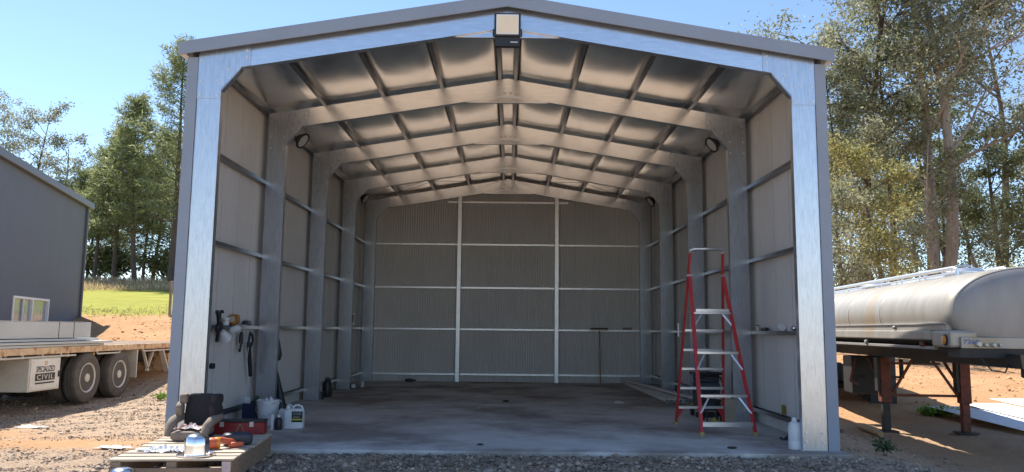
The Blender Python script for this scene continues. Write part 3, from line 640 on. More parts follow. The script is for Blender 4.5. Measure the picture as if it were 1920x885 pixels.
# shelf goods on the left girt
lamp = thing('clamp_lamp', 'black clamp lamp with white shade hanging by the left front column', 'lamp', (-4.56, 1.36, 1.60))
MB().superq((0, 0, .03), (.05, .10, .07), .6, (R(25), 0, 0)).bar((0, -.03, .08), (0, -.10, .26), .035, .03).superq((0, -.10, .27), (.03, .035, .03), .6).bar((0, -.01, -.02), (0, -.06, -.2), .04, .05).build('body', m_black, lamp, smooth=50)
MB().lathe([(.035, .0), (.05, .02), (.095, .16), (.10, .17), (.095, .165), (.03, .01)], 20, (0, 0, 0), 'y').build('shade', m_white, lamp, smooth=50).location = (.02, .12, -.04)
lamp.children[-1].rotation_euler = (R(-38), 0, 0)
MB().tube([(.01, -.07, -.2), (.02, -.10, -.3), (.01, -.13, -.42), (.03, -.16, -.5), (.01, -.19, -.54)], .006, 6).build('cable', m_cream, lamp)
MB().superq((.01, -.22, -.57), (.035, .06, .045), .5).bar((.01, -.27, -.58), (.01, -.31, -.59), .012, .02).build('plug', m_black, lamp, smooth=50)
bx = thing('white_tub', 'white plastic tub on the left wall girt beside an orange jar', 'tub', (-4.615, 1.80, GT))
MB().lathe([(0, 0), (.050, 0), (.062, .11), (.066, .112), (.066, .125), (0, .127)], 20).build('tub', m_white, bx, smooth=40); MB().lathe([(.060, .06), (.0615, .061), (.063, .09), (.060, .091)], 20).build('print_band', m_rim, bx, smooth=40)
oj = thing('orange_jar', 'orange brown jar lying among tubs on the left wall girt', 'jar', (-4.615, 2.22, GT))
MB().superq((0, 0, .095), (.058, .15, .095), .55).build('jar_body', m_cork, oj, smooth=60); MB().lathe([(.05, 0), (.05, .05), (0, .05)], 16, (0, -.19, .10), 'y').build('lid', m_card, oj)
cp = thing('white_cup', 'white cup tipped over on the edge of the left wall girt', 'cup', (-4.52, 1.98, 1.60)); cp.rotation_euler = (R(8), 0, R(-8))
MB().lathe([(.0, -.08), (.05, -.08), (.062, .07), (.066, .08), (.058, .075), (.046, -.07), (0, -.07)], 20, (0, 0, 0), 'y').build('cup_body', m_white, cp, smooth=40); MB().lathe([(.048, -.085), (.052, -.084), (.052, -.076), (.048, -.075)], 20, (0, 0, 0), 'y').build('foot_ring', m_white, cp, smooth=40)
o = MB().tube([(0, 0, -.15), (0, -.02, .0), (0, 0, .10), (0, .05, .16), (0, .10, .16), (0, .12, .13)], .018, 8).build('black_hook', m_black, None, smooth=40); o.location = (-4.66, 1.66, 1.74); tag(o, 'black curved hook hanging on the wall above the white tub', 'hook')
gc = thing('drill_case', 'small grey case on the left wall girt near the second column', 'case', (-4.615, 2.86, GT))
MB().superq((0, 0, .045), (.05, .14, .045), .45).build('case_body', m_navy, gc, smooth=60); MB().superq((0, .02, .09), (.03, .06, .022), .6).build('grip', m_rim, gc, smooth=60)
o = MB().box(-.05, .05, -.16, .16, 0, .012).build('steel_strip', m_galv_p, None); o.location = (-4.60, 2.52, GT+.001); tag(o, 'flat steel strip lying on the left wall girt', 'strip')
gn_ = thing('spray_gun', 'black spray gun hanging below the left wall girt', 'spray gun', (-4.60, 2.54, 1.27))
MB().superq((0, 0, .16), (.03, .055, .10), .5).bar((0, .0, .08), (0, -.05, -.06), .035, .05).superq((0, .02, .26), (.022, .03, .03), .7).build('grip_body', m_black, gn_, smooth=50); MB().tube([(0, -.05, .10), (0, -.09, .04), (0, -.06, .0)], .006, 6).build('trigger', m_rim, gn_)
pw = thing('washer_lance', 'long black pressure washer lance hanging from the left wall girt', 'lance', (-4.58, 2.94, 1.36))
MB().tube([(0, .0, .18), (0, .12, .13), (0, .16, .04), (0, .10, -.05), (0, .0, -.10), (0, -.07, -.04), (0, -.04, .08), (0, .0, .18)], .022, 8).build('trigger_guard', m_black, pw, smooth=40)
MB().tube([(0, -.04, .0), (0, -.02, -.12), (0, .13, -.60)], [.045, .04, .034], 10).build('barrel', m_black, pw, smooth=40)
MB().tube([(0, .13, -.60), (0, .30, -1.02)], .010, 6).build('wand', m_rim, pw)
MB().tube([(0, -.05, -.02), (0, -.11, -.3), (0, -.10, -.55), (0, -.05, -.72)], .008, 6).build('hose', m_rim, pw)
hb = thing('folded_umbrella', 'closed black umbrella hanging behind the second left column', 'umbrella', (-4.33, 3.70, .0))
MB().tube([(0, 0, 1.66), (0.0, .02, 1.60), (.01, .03, 1.50), (.055, .02, 1.12), (.045, .02, 1.05), (.0, .02, 1.0)], [.008, .012, .02, .06, .05, .012], 10).build('canopy', m_black, hb, smooth=40)
MB().tube([(0, .0, 1.76), (.02, 0, 1.74), (.02, 0, 1.66)], .010, 6).build('handle', m_black, hb)
hs = thing('hose_bag', 'long black bag leaning behind the second left column', 'bag', (-4.20, 3.72, 0))
MB().tube([(-.10, 0, .86), (-.06, 0, .60), (.0, -.02, .28), (.05, -.05, .04), (.05, -.05, .0)], [.012, .045, .08, .11, .10], 10).build('bag_body', m_black, hs, smooth=50); MB().tube([(-.1, 0, .86), (-.16, .02, .80), (-.1, .03, .62)], .008, 6).build('strap', m_black, hs)
bc = thing('black_drum', 'black container on the floor behind the third left column', 'container', (-4.27, 7.75, 0))
MB().lathe([(0, 0), (.10, 0), (.11, .02), (.11, .30), (.08, .37), (.04, .39), (.04, .43), (0, .43)], 20).build('body', m_black, bc, smooth=40); MB().tube([(-.05, 0, .36), (-.03, 0, .46), (.05, 0, .44), (.08, 0, .35)], .012, 6).build('handle', m_black, bc)
o = MB().lathe([(0, 0), (.022, 0), (.022, .46), (.026, .46), (.026, .5), (0, .5)], 12).build('white_tube', m_white, None, smooth=40); o.location = (-4.27, 7.02, .18); tag(o, 'slim white tube standing on a dark tin behind the third left column', 'tube')
o = MB().lathe([(0, 0), (.10, 0), (.10, .17), (.104, .17), (.104, .178), (0, .178)], 18).build('paint_tin', m_navy, None, smooth=40); o.location = (-4.27, 7.02, 0); tag(o, 'dark tin on the floor under the slim white tube', 'tin')
sw = thing('switch_box', 'grey switch box with black front fixed behind the fourth left column', 'switch box', (-4.31, 10.30, 1.70))
MB().box(-.0, .14, -.06, .0, .02, .36).build('box_body', m_rim, sw, bev=.01); MB().box(.07, .12, -.066, -.0605, .08, .30).build('cover', m_black, sw); MB().tube([(.04, -.03, .36), (.03, -.03, .8), (.0, -.03, 3.2)], .02, 6).build('conduit', m_dark, sw); MB().superq((.05, -.03, -.08), (.03, .03, .03), .7).superq((.03, -.03, -.17), (.025, .03, .025), .7).build('socket', m_white, sw)
for i, (x, y, z0, lb) in enumerate(((-4.12, 10.28, .0, 'pale offcut on the floor at the fourth left column'), (-4.02, 10.9, 0, 'small white pot on the floor near the back left corner'))):
    o = MB().lathe([(0, 0), (.05, 0), (.06, .10+.06*i), (.05, .105+.06*i), (0, .09+.06*i)], 12).build('small_pot', m_whitedirty, None, smooth=40); o.location = (x, y, z0); o.rotation_euler = (R(80*(1-i)), 0, 0); o.location.z = .06*(1-i); tag(o, lb, 'pot')
for s, nm in ((-1, 'black cable drooping from the far left round light'), (1, 'black cable drooping from the far right round light')):
    o = MB().tube([(0, 0, 0), (s*.12, 0, -.06), (s*.22, .04, -.3), (s*.24, .08, -1.0), (s*.24, .1, -2.0)], .012, 6).build('cable', m_black, None); o.location = (s*4.05, 10.20, 5.30); tag(o, nm, 'cable')

# ------------------------------------------------------------------ pallet and its load
PZ = .24
pal = thing('timber_pallet', 'weathered timber pallet on the gravel before the left front column', 'pallet', (-3.60, -1.61, -.05), R(5.5))
H = PZ+.05
mslat = {}
for i in range(9):
    wd = (.17, .15, .18, .16)[i % 4]; y0 = -1.04+i*.2335
    MB().box(-.645+random.uniform(-.012, .012), .645+random.uniform(-.012, .012), y0, y0+wd, H-.024+random.uniform(-.002, .002), H).build('slat', m_wood, pal, bev=.004)
for x in (-.62, -.05, .52):
    MB().box(x, x+.105, -1.035, 1.03, .035, H-.027).build('stringer', m_wood2, pal, bev=.005)
for y0 in (-1.035, -.75, -.10, .55, .88): MB().box(-.64, .645, y0, y0+.12, .005, .033).build('bottom_board', m_wood, pal, bev=.004)
MB().box(-.62, .625, -1.036-.025, -1.037, .12, .20).build('end_board', m_wood2, pal, bev=.004)
MB().box(.535, .625, -1.070, -1.0625, .06, H-.03).build('printed_label', mat('label paper', (.62, .52, .50), (.48, .38, .37), rough=.8, scale=60), pal)
# child's seat
cs = thing('child_seat', 'brown and charcoal child car seat standing on the pallet', 'child seat', (-3.87, -1.10, PZ), R(-4))
def blob(nm, m, c, r, e=.45, rot=(0, 0, 0)): return MB().superq(c, r, e, rot).build(nm, m, cs, smooth=70)
blob('backrest', m_seatd, (.0, .14, .33), (.20, .055, .22), .35, (R(-10), 0, 0))
blob('seat_cushion', m_seat, (0, -.05, .09), (.20, .22, .055), .4, (R(6), 0, 0))
blob('seat_front', m_seat, (.03, -.25, .065), (.21, .07, .06), .5)
blob('base_shell', m_seatd, (0, .0, .045), (.19, .2, .045), .4)
for s in (-1, 1):
    blob('head_wing', m_seat if s < 0 else m_seatd, (s*.215, .10, .485), (.05, .085, .065), .5, (0, 0, R(s*-14)))  # left wings brown, right charcoal: sunlit and shaded side put into the colour
    blob('side_wing', m_seat if s < 0 else m_seatd, (s*.235, .04, .36), (.045, .10, .085), .55, (R(18), 0, R(s*-14)))  # same painted lit left and shaded right as the head wings
    o = MB().tube([(s*.235, .17, .26), (s*.25, .05, .25), (s*.245, -.10, .225), (s*.235, -.20, .17), (s*.225, -.245, .06)], [.05, .056, .058, .055, .046], 12).build('armrest', m_seat, cs, smooth=70)
o = cloth(20, 16, .28, .2, .11, 44, 9).build('pink_rag', m_pink, None, smooth=60); o.location = (-3.86, -1.27, PZ+.14); tag(o, 'pink and white rag lying on the child seat', 'rag')
# red toolbox, at the back of the pallet
rb = thing('toolbox', 'dark red steel toolbox lying behind the child seat on the pallet', 'toolbox', (-3.50, -.62, PZ), R(5))
MB().box(-.34, .36, -.10, .10, 0, .155).build('box_body', m_redbox, rb, bev=.008); MB().box(-.345, .365, -.105, .105, .157, .185).build('lid', m_dark, rb, bev=.008)
for x in (-.18, .2): MB().box(x-.025, x+.025, -.113, -.1005, .10, .165).build('latch', m_rim, rb)
MB().bar((.0, -.102, .03), (.05, -.102, .13), .012, .003, (0, 1, 0)).bar((.06, -.102, .13), (.11, -.102, .03), .012, .003, (0, 1, 0)).build('scratch_mark', m_wood2, rb)
# power tool
pt = thing('power_tool', 'navy and orange-red power tool lying on the pallet', 'power tool', (-3.22, -1.75, PZ), R(28))
MB().superq((.12, .10, .075), (.17, .10, .075), .45).build('motor_body', m_navy, pt, smooth=60)
MB().tube([(.06, -.02, .06), (-.02, -.09, .075), (-.10, -.10, .10), (-.20, -.10, .095)], [.03, .035, .032, .03], 10).superq((.08, -.09, .035), (.09, .035, .03), .6, (0, 0, R(15))).build('grip', m_orange, pt, smooth=60)
MB().superq((-.20, -.13, .068), (.085, .075, .065), .8).build('dust_bottle', m_orange, pt, smooth=60)
MB().lathe([(.062, -.02), (.066, 0), (.066, .03), (.062, .04), (0, .04)], 20, (-.15, -.13, .07), 'x').build('collar', m_amber, pt, smooth=50)
MB().superq((-.30, -.12, .05), (.04, .04, .035), .8).build('nozzle', m_orange, pt, smooth=60)
o = cloth(56, 36, .50, .38, .055, 52, 26).build('white_cloth', m_cloth, None, smooth=60); o.location = (-3.80, -2.05, PZ); o.rotation_euler = (0, 0, R(8)); tag(o, 'crumpled white printed cloth spread on the left of the pallet', 'cloth')
def hub(loc, label, rz):
    h = thing('hub_cover', label, 'hub cover', loc, rz, 'chrome hub covers by the pallet')
    m = MB(); nn = 40; prof = [(.0, .235), (.06, .231), (.100, .216), (.116, .202), (.127, .18), (.131, .11), (.135, .02), (.136, .012)]
    for q, (r, z) in enumerate(prof):
        for i in range(nn):
            a = 2*math.pi*i/nn; k = 1+(.028*math.cos(8*a) if 3 <= q else .012*math.cos(8*a))
            m.v.append((r*k*math.cos(a), r*k*math.sin(a), z))
    for q in range(len(prof)-1):
        for i in range(nn): m.f.append((q*nn+i, q*nn+(i+1) % nn, (q+1)*nn+(i+1) % nn, (q+1)*nn+i))
    m.build('cap', m_chrome, h, smooth=35)
    MB().lathe([(.130, .014), (.15, .012), (.185, .010), (.195, .020), (.205, .018), (.205, .006), (.195, .0), (.13, .002)], 40).build('flange', m_chrome, h, smooth=40)
hub((-3.34, -2.38, PZ), 'chrome hub cover with a flange standing on the pallet', .2)
hub((-3.905, -2.86, -.045), 'chrome hub cover on the gravel against the near end of the pallet', .5)
wl = thing('white_tub', 'rounded white plastic tub upside down on the gravel in front of the pallet', 'tub', (-3.30, -2.93, -.05))
MB().lathe([(.13, 0), (.135, .01), (.13, .10), (.115, .135), (.07, .155), (0, .162)], 28).build('dome', m_cream, wl, smooth=50); MB().lathe([(.133, .03), (.14, .034), (.14, .046), (.133, .05)], 28).build('rim', m_cream, wl, smooth=50)
for (x, y, lb, k) in ((-7.75, 1.93, 'flat white scrap on the gravel in front of the trailer', 61), (-5.35, -.14, 'white torn scrap on the gravel left of the pallet', 63)):
    o = cloth(10, 8, .42, .18, .03, k)  .build('plastic_scrap', m_white, None, smooth=60); o.location = (x, y, float(gh(x, y))+.02); tag(o, lb, 'scrap')

# ------------------------------------------------------------------ flatbed trailer on the left
tl = thing('flatbed_trailer', 'rusty flatbed trailer with twin wheels parked left of the shed', 'trailer', (-10.15, 5.0, 0))
XR, DZ = 1.25, 1.20   # half width, deck top
def ylist(a, b, st): return np.arange(a, b, st)
for i, y in enumerate(ylist(-7.5, 7.0, .30)):
    MB().box(-XR+.07, XR-.07, y, y+.285, DZ-.05, DZ-.004-random.uniform(0, .006)).build('deck_board', m_wood2, tl)
for s in (-1, 1):
    MB().extrude(csec(.125, .065, .008, .01), (s*XR, -7.6, DZ-.125), (s*XR, 7.1, DZ-.125), (0, 0, 1), (-s, 0, 0)).build('side_rail', m_rust, tl)
    MB().tube([(s*(XR-.01), -7.3, DZ-.175), (s*(XR-.01), .15, DZ-.175)], .018, 8).build('rope_rail', m_cream, tl)
    for y in ylist(-7.2, .2, .62): MB().bar((s*(XR-.01), y, DZ-.125), (s*(XR-.01), y, DZ-.175), .028, .028).build('rail_post', m_cream, tl)
    for (a, b_) in ((.98, 2.0), (3.1, 4.9)):
        MB().tube([(s*(XR-.01), a, DZ-.125), (s*(XR-.01), a+.03, DZ-.175), (s*(XR-.01), b_-.03, DZ-.175), (s*(XR-.01), b_, DZ-.125)], .018, 8).build('rope_rail', m_cream, tl)
    MB().box(s*.48-.07, s*.48+.07, -7.5, 7.0, .70, DZ-.056).build('chassis_beam', m_dark, tl)
for y in ylist(-7.0, 7.0, 1.0): MB().box(-XR+.09, XR-.09, y, y+.06, .99, DZ-.056).build('cross_member', m_rust, tl)
# tyre and rim meshes (axis x)
tyre_me = MB().lathe([(.30, -.11), (.36, -.138), (.45, -.14), (.505, -.12), (.525, -.09), (.52, -.085), (.528, -.08), (.53, -.02), (.518, -.016), (.518, -.008), (.53, -.004), (.53, .05), (.518, .055), (.528, .06), (.525, .09), (.505, .12), (.45, .14), (.36, .138), (.30, .11)], 48, axis='x').mesh('tyre', m_tyre, 30)
rim_me = MB().lathe([(.30, -.11), (.305, .115), (.315, .125), (.30, .13), (.27, .10), (.255, .02), (.25, -.03), (.17, -.045), (.15, -.06), (.13, -.06), (.0, -.06)], 40, axis='x').mesh('rim', m_rim, 30)
hub_me = MB().lathe([(.13, -.06), (.13, .02), (.11, .03), (.095, .10), (.085, .125), (.05, .135), (0, .138)], 24, axis='x').mesh('hub', m_cream, 40)
nut_me = MB().lathe([(.014, -.06), (.014, -.02), (0, -.02)], 6, axis='x').mesh('nut', m_dark)
def wheelset(root, y, xo, zc, dual=True):
    for s in (-1, 1):
        for q in ((0, 1) if dual else (0,)):
            wv = put('wheel', tyre_me, root, (s*(xo-.14-q*.33), y, zc), (0, 0, 0 if s > 0 else math.pi))
            put('rim', rim_me, wv)
            if q == 0:
                put('hub', hub_me, wv)
                for i in range(10):
                    a = i*math.pi/5; put('nut', nut_me, wv, (.02, .20*math.cos(a), .20*math.sin(a)))
    MB().tube([(-xo+.3, y, zc), (xo-.3, y, zc)], .06, 10).build('axle', m_dark, root)
wheelset(tl, .66, XR+.02, .53); wheelset(tl, 2.02, XR+.02, .53)
MB().box(.85, XR-.02, 2.86, 2.90, .40, 1.06).build('mud_flap', m_cream, tl); MB().box(-XR+.02, -.85, 2.86, 2.90, .40, 1.06).build('mud_flap', m_cream, tl)
# tool box with the sign
tb = MB().box(-.05, XR-.0, -1.40, -.38, .38, 1.0).build('tool_box', m_cream, tl, bev=.012)
sg = MB().box(XR+.002, XR+.012, -1.36, -.42, .41, .985).build('sign_door', mat('white painted door', (.72, .69, .62), (.62, .58, .51), rough=.6, scale=3, c3=(.40, .30, .20), c3scale=9, c3th=.72), tl, bev=.004)
cxs, xf = -.89, XR+.0135
def onside(me, nm, y, z, par): return put(nm, me, par, (xf, y, z), (R(90), 0, R(90)))
onside(text_mesh('SPECIALIZED', m_print, .60, .115, .12), 'lettering', cxs, .795, tl)
bl = MB().box(xf-.0012, xf+.001, cxs-.32, cxs+.32, .575, .715).build('black_band', m_print, tl)
put('lettering', text_mesh('CIVIL', m_cream, .54, .095, 0, 1.25), tl, (xf+.0035, cxs, .645), (R(90), 0, R(90)))
ms = MB()
for i in range(34): ms.box(xf-.001, xf+.001, cxs-.31+i*.0183, cxs-.31+i*.0183+.013, .515, .545)
ms.build('small_print', m_print, tl)
MB().prism([(cxs-.05, .90), (cxs+.05, .90), (cxs+.045, .95), (cxs, .935), (cxs-.045, .95)], 'x', xf-.001, xf+.001).prism([(cxs-.04, .868), (cxs+.04, .868), (cxs+.05, .893), (cxs-.05, .893)], 'x', xf-.001, xf+.001).build('crest', m_rust, tl)
for y in (-1.30, -.48):
    for z in (.45, .94): MB().lathe([(.016, 0), (.012, .008), (0, .01)], 10, (XR+.0125, y, z), 'x').build('door_stud', m_rim, tl)
MB().box(XR+.012, XR+.03, -.47, -.44, .62, .74).build('door_handle', m_dark, tl)
MB().box(-XR+.0, .05, -1.3, -.4, .45, .95).build('far_tool_box', m_dark, tl, bev=.01)
for (y, dy) in ((3.35, .35), (3.95, -.35)):
    MB().bar((XR-.12, y, 1.07), (XR-.12, y+dy, .52), .06, .035).build('stay', m_cream, tl)
MB().box(-1.1, 1.1, 4.9, 4.98, .42, .92).build('tail_panel', m_rust, tl)
MB().bar((XR-.1, 4.3, 1.07), (XR-.1, 4.75, .45), .12, .05).build('ramp_leg', m_cream, tl)
MB().box(-.3, .3, -.3, 2.9, .62, .72).build('suspension_frame', m_dark, tl)
# its load
lo_lab = ['pale box-section steel beam nearest the viewer on the trailer deck', 'second pale steel beam from the near edge of the trailer load', 'third pale steel beam from the near edge of the trailer load', 'pale steel beam furthest from the shed on the trailer load']
for i in range(4):
    bm = thing('steel_beam', lo_lab[i], 'beam', (-9.18-.40*i, 2.4, 1.375), R(.5), 'steel beams on the trailer')
    MB().box(-.19, .19, -4.5, 3.48-.10*i, 0, .325).build('beam_body', m_beam, bm, bev=.01)
    for y in (-.10, .32, 2.25, 2.80): MB().box(-.193, .193, y, y+.018, -.003, .328).build('strap', m_dark, bm)
    MB().box(-.195, .195, -4.4, 3.3-.10*i, .329, .333).build('top_sheet', m_sheetw, bm)
for i, (x, y1, z, lb, rz) in enumerate(((-9.55, 3.9, 1.206, 'lowest grey flat sheet under the trailer beams', .4), (-9.45, 4.1, 1.262, 'grey flat sheet sticking out past the trailer beams', -1.2), (-9.62, 3.8, 1.318, 'uppermost grey flat sheet directly under the trailer beams', .8))):
    o = MB().box(-.62, .62, -6, 0, 0, .045).build('flat_sheet', m_beam, None, bev=.005); o.location = (x, 2.4+y1, z); o.rotation_euler = (0, 0, R(rz)); tag(o, lb, 'sheet', 'sheets on the trailer')

# ------------------------------------------------------------------ dark building on the left
ang = math.atan2(.275, -1)   # wall runs towards the camera
bd = thing('dark_shed_building', 'dark grey building with a sliding window behind the trailer', 'building', (-16.46, 18.9, 0), math.atan2(-1, .275))
# local x runs along the wall towards the camera, local +y is the outer (right) side
WX0, WX1, WZ0, WZ1 = 4.06, 7.52, 1.30, 2.48
mb = MB()
for (x0, x1, z0, z1) in ((0, WX0, .2, 6.2), (WX1, 13, .2, 6.2), (WX0, WX1, .2, WZ0), (WX0, WX1, WZ1, 6.2)): mb.box(x0, x1, -.15, 0, z0, z1)
mb.build('side_wall', m_bldg, bd)
MB().prism([(-.2, .2), (-9, .2), (-9, 6.2), (-4.6, 8.2), (-.2, 6.2)], 'x', 0.0, .15).build('gable_wall', m_bldg, bd)
MB().prism([(-.2, .2), (-9, .2), (-9, 6.2), (-4.6, 8.2), (-.2, 6.2)], 'x', 12.85, 13.0).build('gable_wall', m_bldg, bd)
MB().box(0, 13, -9.15, -9.0, .2, 6.2).build('rear_wall', m_bldg, bd)
m_roofd = mat('charcoal roof', (.10, .10, .108), (.085, .085, .09), rough=.5)
MB().prism([(.16, 6.34), (-4.6, 8.50), (-4.6, 8.44), (.16, 6.28)], 'x', -.25, 13.2).prism([(-9.4, 6.34), (-4.6, 8.50), (-4.6, 8.44), (-9.4, 6.28)], 'x', -.25, 13.2).build('roof', m_roofd, bd)
MB().box(-.26, 13.2, .02, .17, 6.16, 6.40).build('gutter', mat('charcoal gutter', (.11, .11, .12), (.095, .095, .105), rough=.5), bd, bev=.02)
MB().box(-.03, .09, .002, .05, .2, 6.16).build('corner_trim', mat('tan trim', (.30, .27, .24), (.26, .235, .21), rough=.6), bd)
MB().tube([(.24, .06, 6.16), (.24, .06, .3)], .045, 8).build('downpipe', m_bldg, bd)
wn = MB()
for (x0, x1, z0, z1) in ((WX0, WX1, WZ0, WZ0+.07), (WX0, WX1, WZ1-.07, WZ1), (WX0, WX0+.09, WZ0+.07, WZ1-.07), (WX1-.09, WX1, WZ0+.07, WZ1-.07), (5.70, 5.80, WZ0+.07, WZ1-.07)): wn.box(x0, x1, -.08, .03, z0, z1)
wn = wn.build('window', m_refl, bd)
MB().box(WX0+.09, 5.70, -.06, -.052, WZ0+.07, WZ1-.07).build('pane', m_glass, wn); MB().box(5.80, WX1-.09, -.045, -.037, WZ0+.07, WZ1-.07).build('pane', m_glass, wn)
MB().box(6.50, 6.62, -.03, .01, WZ0+.07, WZ1-.07).build('sash_stile', m_whitedirty, wn)
# fence post and pole
gz = float(gh(-13.05, 19)); o = MB().box(-.04, .04, -.04, .04, -.1, 1.35).prism([(-.042, 1.35), (.042, 1.35), (0, 1.38)], 'y', -.042, .042).build('fence_post', m_bark, None); o.location = (-13.06, 19, gz); tag(o, 'lone weathered fence post at the edge of the grass slope', 'post')

# ------------------------------------------------------------------ tanker trailer on the right
GR = -.30
tk = thing('tanker_trailer', 'weathered aluminium tanker trailer parked right of the shed', 'tanker', (7.90, .35, GR), -math.atan(.11))
Z = lambda z: z-GR
A, B, TZ = 1.25, .69, Z(1.977)
m = MB(); nn = 64; ys = [0, .02, .06]+list(np.linspace(.3, 13.6, 14))
for y in ys:
    k = 1.0 if y >= .06 else (.985 if y > .01 else .965)
    for i in range(nn):
        a = 2*math.pi*i/nn; c, s_ = math.cos(a), math.sin(a); m.v.append((A*k*math.copysign(abs(c)**.94, c), y, TZ+B*k*math.copysign(abs(s_)**.94, s_)))
for q in range(len(ys)-1):
    for i in range(nn): m.f.append((q*nn+i, q*nn+(i+1) % nn, (q+1)*nn+(i+1) % nn, (q+1)*nn+i))
m.build('tank_barrel', m_tank, tk, smooth=50)
for s, y0, nm in ((-1, .012, 'front_end'), (1, 13.59, 'rear_end')):
    m = MB(); pr = [(.968, 0), (.90, .05), (.7, .095), (.4, .12), (.0, .13)]
    for (k, d) in pr:
        for i in range(nn):
            a = 2*math.pi*i/nn; c, s_ = math.cos(a), math.sin(a); m.v.append((A*k*math.copysign(abs(c)**.94, c), y0+s*d, TZ+B*k*math.copysign(abs(s_)**.94, s_)))
    for q in range(len(pr)-1):
        for i in range(nn): m.f.append((q*nn+i, q*nn+(i+1) % nn, (q+1)*nn+(i+1) % nn, (q+1)*nn+i))
    m.build(nm, m_tankend, tk, smooth=60)
for y in (2.9, 4.7, 6.3, 8.2):
    m = MB(); 
    for yy, k in ((y-.03, 1.0), (y-.02, 1.006), (y+.02, 1.006), (y+.03, 1.0)):
        for i in range(nn):
            a = 2*math.pi*i/nn; c, s_ = math.cos(a), math.sin(a); m.v.append((A*k*math.copysign(abs(c)**.94, c), yy, TZ+B*k*math.copysign(abs(s_)**.94, s_)))
    for q in range(3):
        for i in range(nn): m.f.append((q*nn+i, q*nn+(i+1) % nn, (q+1)*nn+(i+1) % nn, (q+1)*nn+i))
    m.build('weld_band', m_tank, tk, smooth=50)
for s in (-1, 1):
    MB().box(*sorted((s*1.16, s*1.285)), .12, 13.4, Z(1.785), Z(1.81)).build('upper_trim', m_tankend, tk, bev=.006)
    MB().box(*sorted((s*1.10, s*1.262)), .12, 13.4, Z(1.70), Z(1.784)).build('side_band', m_tank, tk)
    MB().box(*sorted((s*1.0, s*1.29)), .60, 13.4, Z(1.545), Z(1.698)).build('hose_tray', m_tank, tk, bev=.02)
    MB().box(*sorted((s*1.18, s*1.26)), .62, 13.4, Z(1.40), Z(1.45)).build('guard_rail', m_tankend, tk, bev=.008)
    MB().box(*sorted((s*.9, s*1.291)), -.06, .598, Z(1.44), Z(1.70)).build('front_fairing', m_tank, tk, bev=.04)
    lampo = MB().lathe([(.085, 0), (.085, .012), (.07, .02)], 24, (0, 0, 0), 'x').build('lamp_ring', m_black, tk); lampo.location = (s*1.292, .10, Z(1.555)); lampo.rotation_euler = (0, 0, 0 if s > 0 else math.pi)
    MB().lathe([(.068, .010), (.06, .03), (.03, .038), (0, .04)], 24, (0, 0, 0), 'x').build('amber_lens', m_amber, lampo, smooth=50)
    for y in (1.0, 3.6):
        MB().superq((s*1.27, y, Z(1.475)), (.03, .05, .04), .5).build('rail_bracket', m_legred if y < 2 else m_tankend, tk, smooth=50)
    MB().superq((s*1.285, 2.1, Z(1.745)), (.03, .04, .03), .8).build('side_lug', m_tankend, tk, smooth=50)
    # catwalk pipes on top
    MB().tube([(s*.40, 1.62, Z(2.60)), (s*.40, 1.62, Z(2.74)), (s*.40, 1.72, Z(2.765)), (s*.40, 11.0, Z(2.765))], .038, 10).build('top_pipe', m_alu, tk, smooth=50)
    MB().tube([(s*.62, 1.2, Z(2.645)), (s*.62, 11.0, Z(2.645))], .018, 8).build('hand_rail', m_alu, tk, smooth=50)
    for y in np.arange(1.5, 11, 1.1): MB().bar((s*.62, y, Z(2.56)), (s*.62, y, Z(2.64)), .03, .012).build('rail_stub', m_alu, tk); MB().bar((s*.40, y+.3, Z(2.6)), (s*.40, y+.3, Z(2.74)), .03, .02).build('pipe_stub', m_alu, tk)
for y in (2.25, 6.6):
    MB().lathe([(.33, Z(2.60)), (.33, Z(2.70)), (.35, Z(2.705)), (.35, Z(2.73)), (.28, Z(2.79)), (.1, Z(2.81)), (0, Z(2.81))], 28, (0, y, 0)).build('hatch', m_alu, tk, smooth=40)
    MB().tube([(-.2, y, Z(2.80)), (-.12, y, Z(2.85)), (.12, y, Z(2.85)), (.2, y, Z(2.80))], .012, 8).build('hatch_bar', m_alu, tk)
MB().box(.45, .75, 1.9, 2.3, Z(2.60), Z(2.72)).build('vent_box', m_dark, tk, bev=.01)
# running gear
for s in (-1, 1): MB().box(s*.48-.06, s*.48+.06, -1.2, 13.4, Z(1.16), Z(1.36)).build('chassis_beam', m_dark, tk)
MB().box(-1.05, 1.05, .02, 13.3, Z(1.361), Z(1.42)).build('sub_frame', m_dark, tk)
MB().box(-1.18, 1.18, -.10, .30, Z(1.30), Z(1.43)).build('front_bolster', m_dark, tk)
MB().lathe([(.06, Z(1.02)), (.10, Z(1.04)), (.10, Z(1.16))], 16, (-.35, -.3, 0)).build('king_pin', m_dark, tk)
for s in (-1, 1):
    x = s*.75; y = 4.22
    lg = MB().box(x-.10, x+.10, y-.10, y+.10, Z(.28), Z(1.16)).build('landing_leg', m_legred, tk, bev=.012)
    MB().box(x-.07, x+.07, y-.07, y+.07, Z(GR)+.03, Z(.28)).build('inner_leg', m_dark if s < 0 else m_legred, lg, bev=.008)
    MB().box(x-.19, x+.19, y-.15, y+.15, .0, .03).build('foot_plate', m_dark, lg)
    MB().box(x-.16, x-.105, y-.08, y+.08, Z(.5), Z(1.16)).build('gear_case', m_dark, lg)
    MB().bar((x-s*.12, y, Z(.42)), (x-s*.56, y+.02, Z(1.12)), .045, .045).build('leg_stay', m_legred, tk)
    MB().bar((x, y+.1, Z(.55)), (x, y+.9, Z(1.12)), .045, .045).build('rear_stay', m_legred, tk)
MB().bar((-.65, 4.22, Z(.42)), (.65, 4.22, Z(.42)), .04, .05).build('cross_tube', m_legred, tk)
MB().bar((-.65, 5.0, Z(1.02)), (.65, 5.0, Z(1.02)), .04, .05).build('cross_tube', m_legred, tk)
MB().bar((-.18, 4.3, Z(1.12)), (.16, 4.3, Z(1.12)), .10, .14).build('mount_block', m_dark, tk)
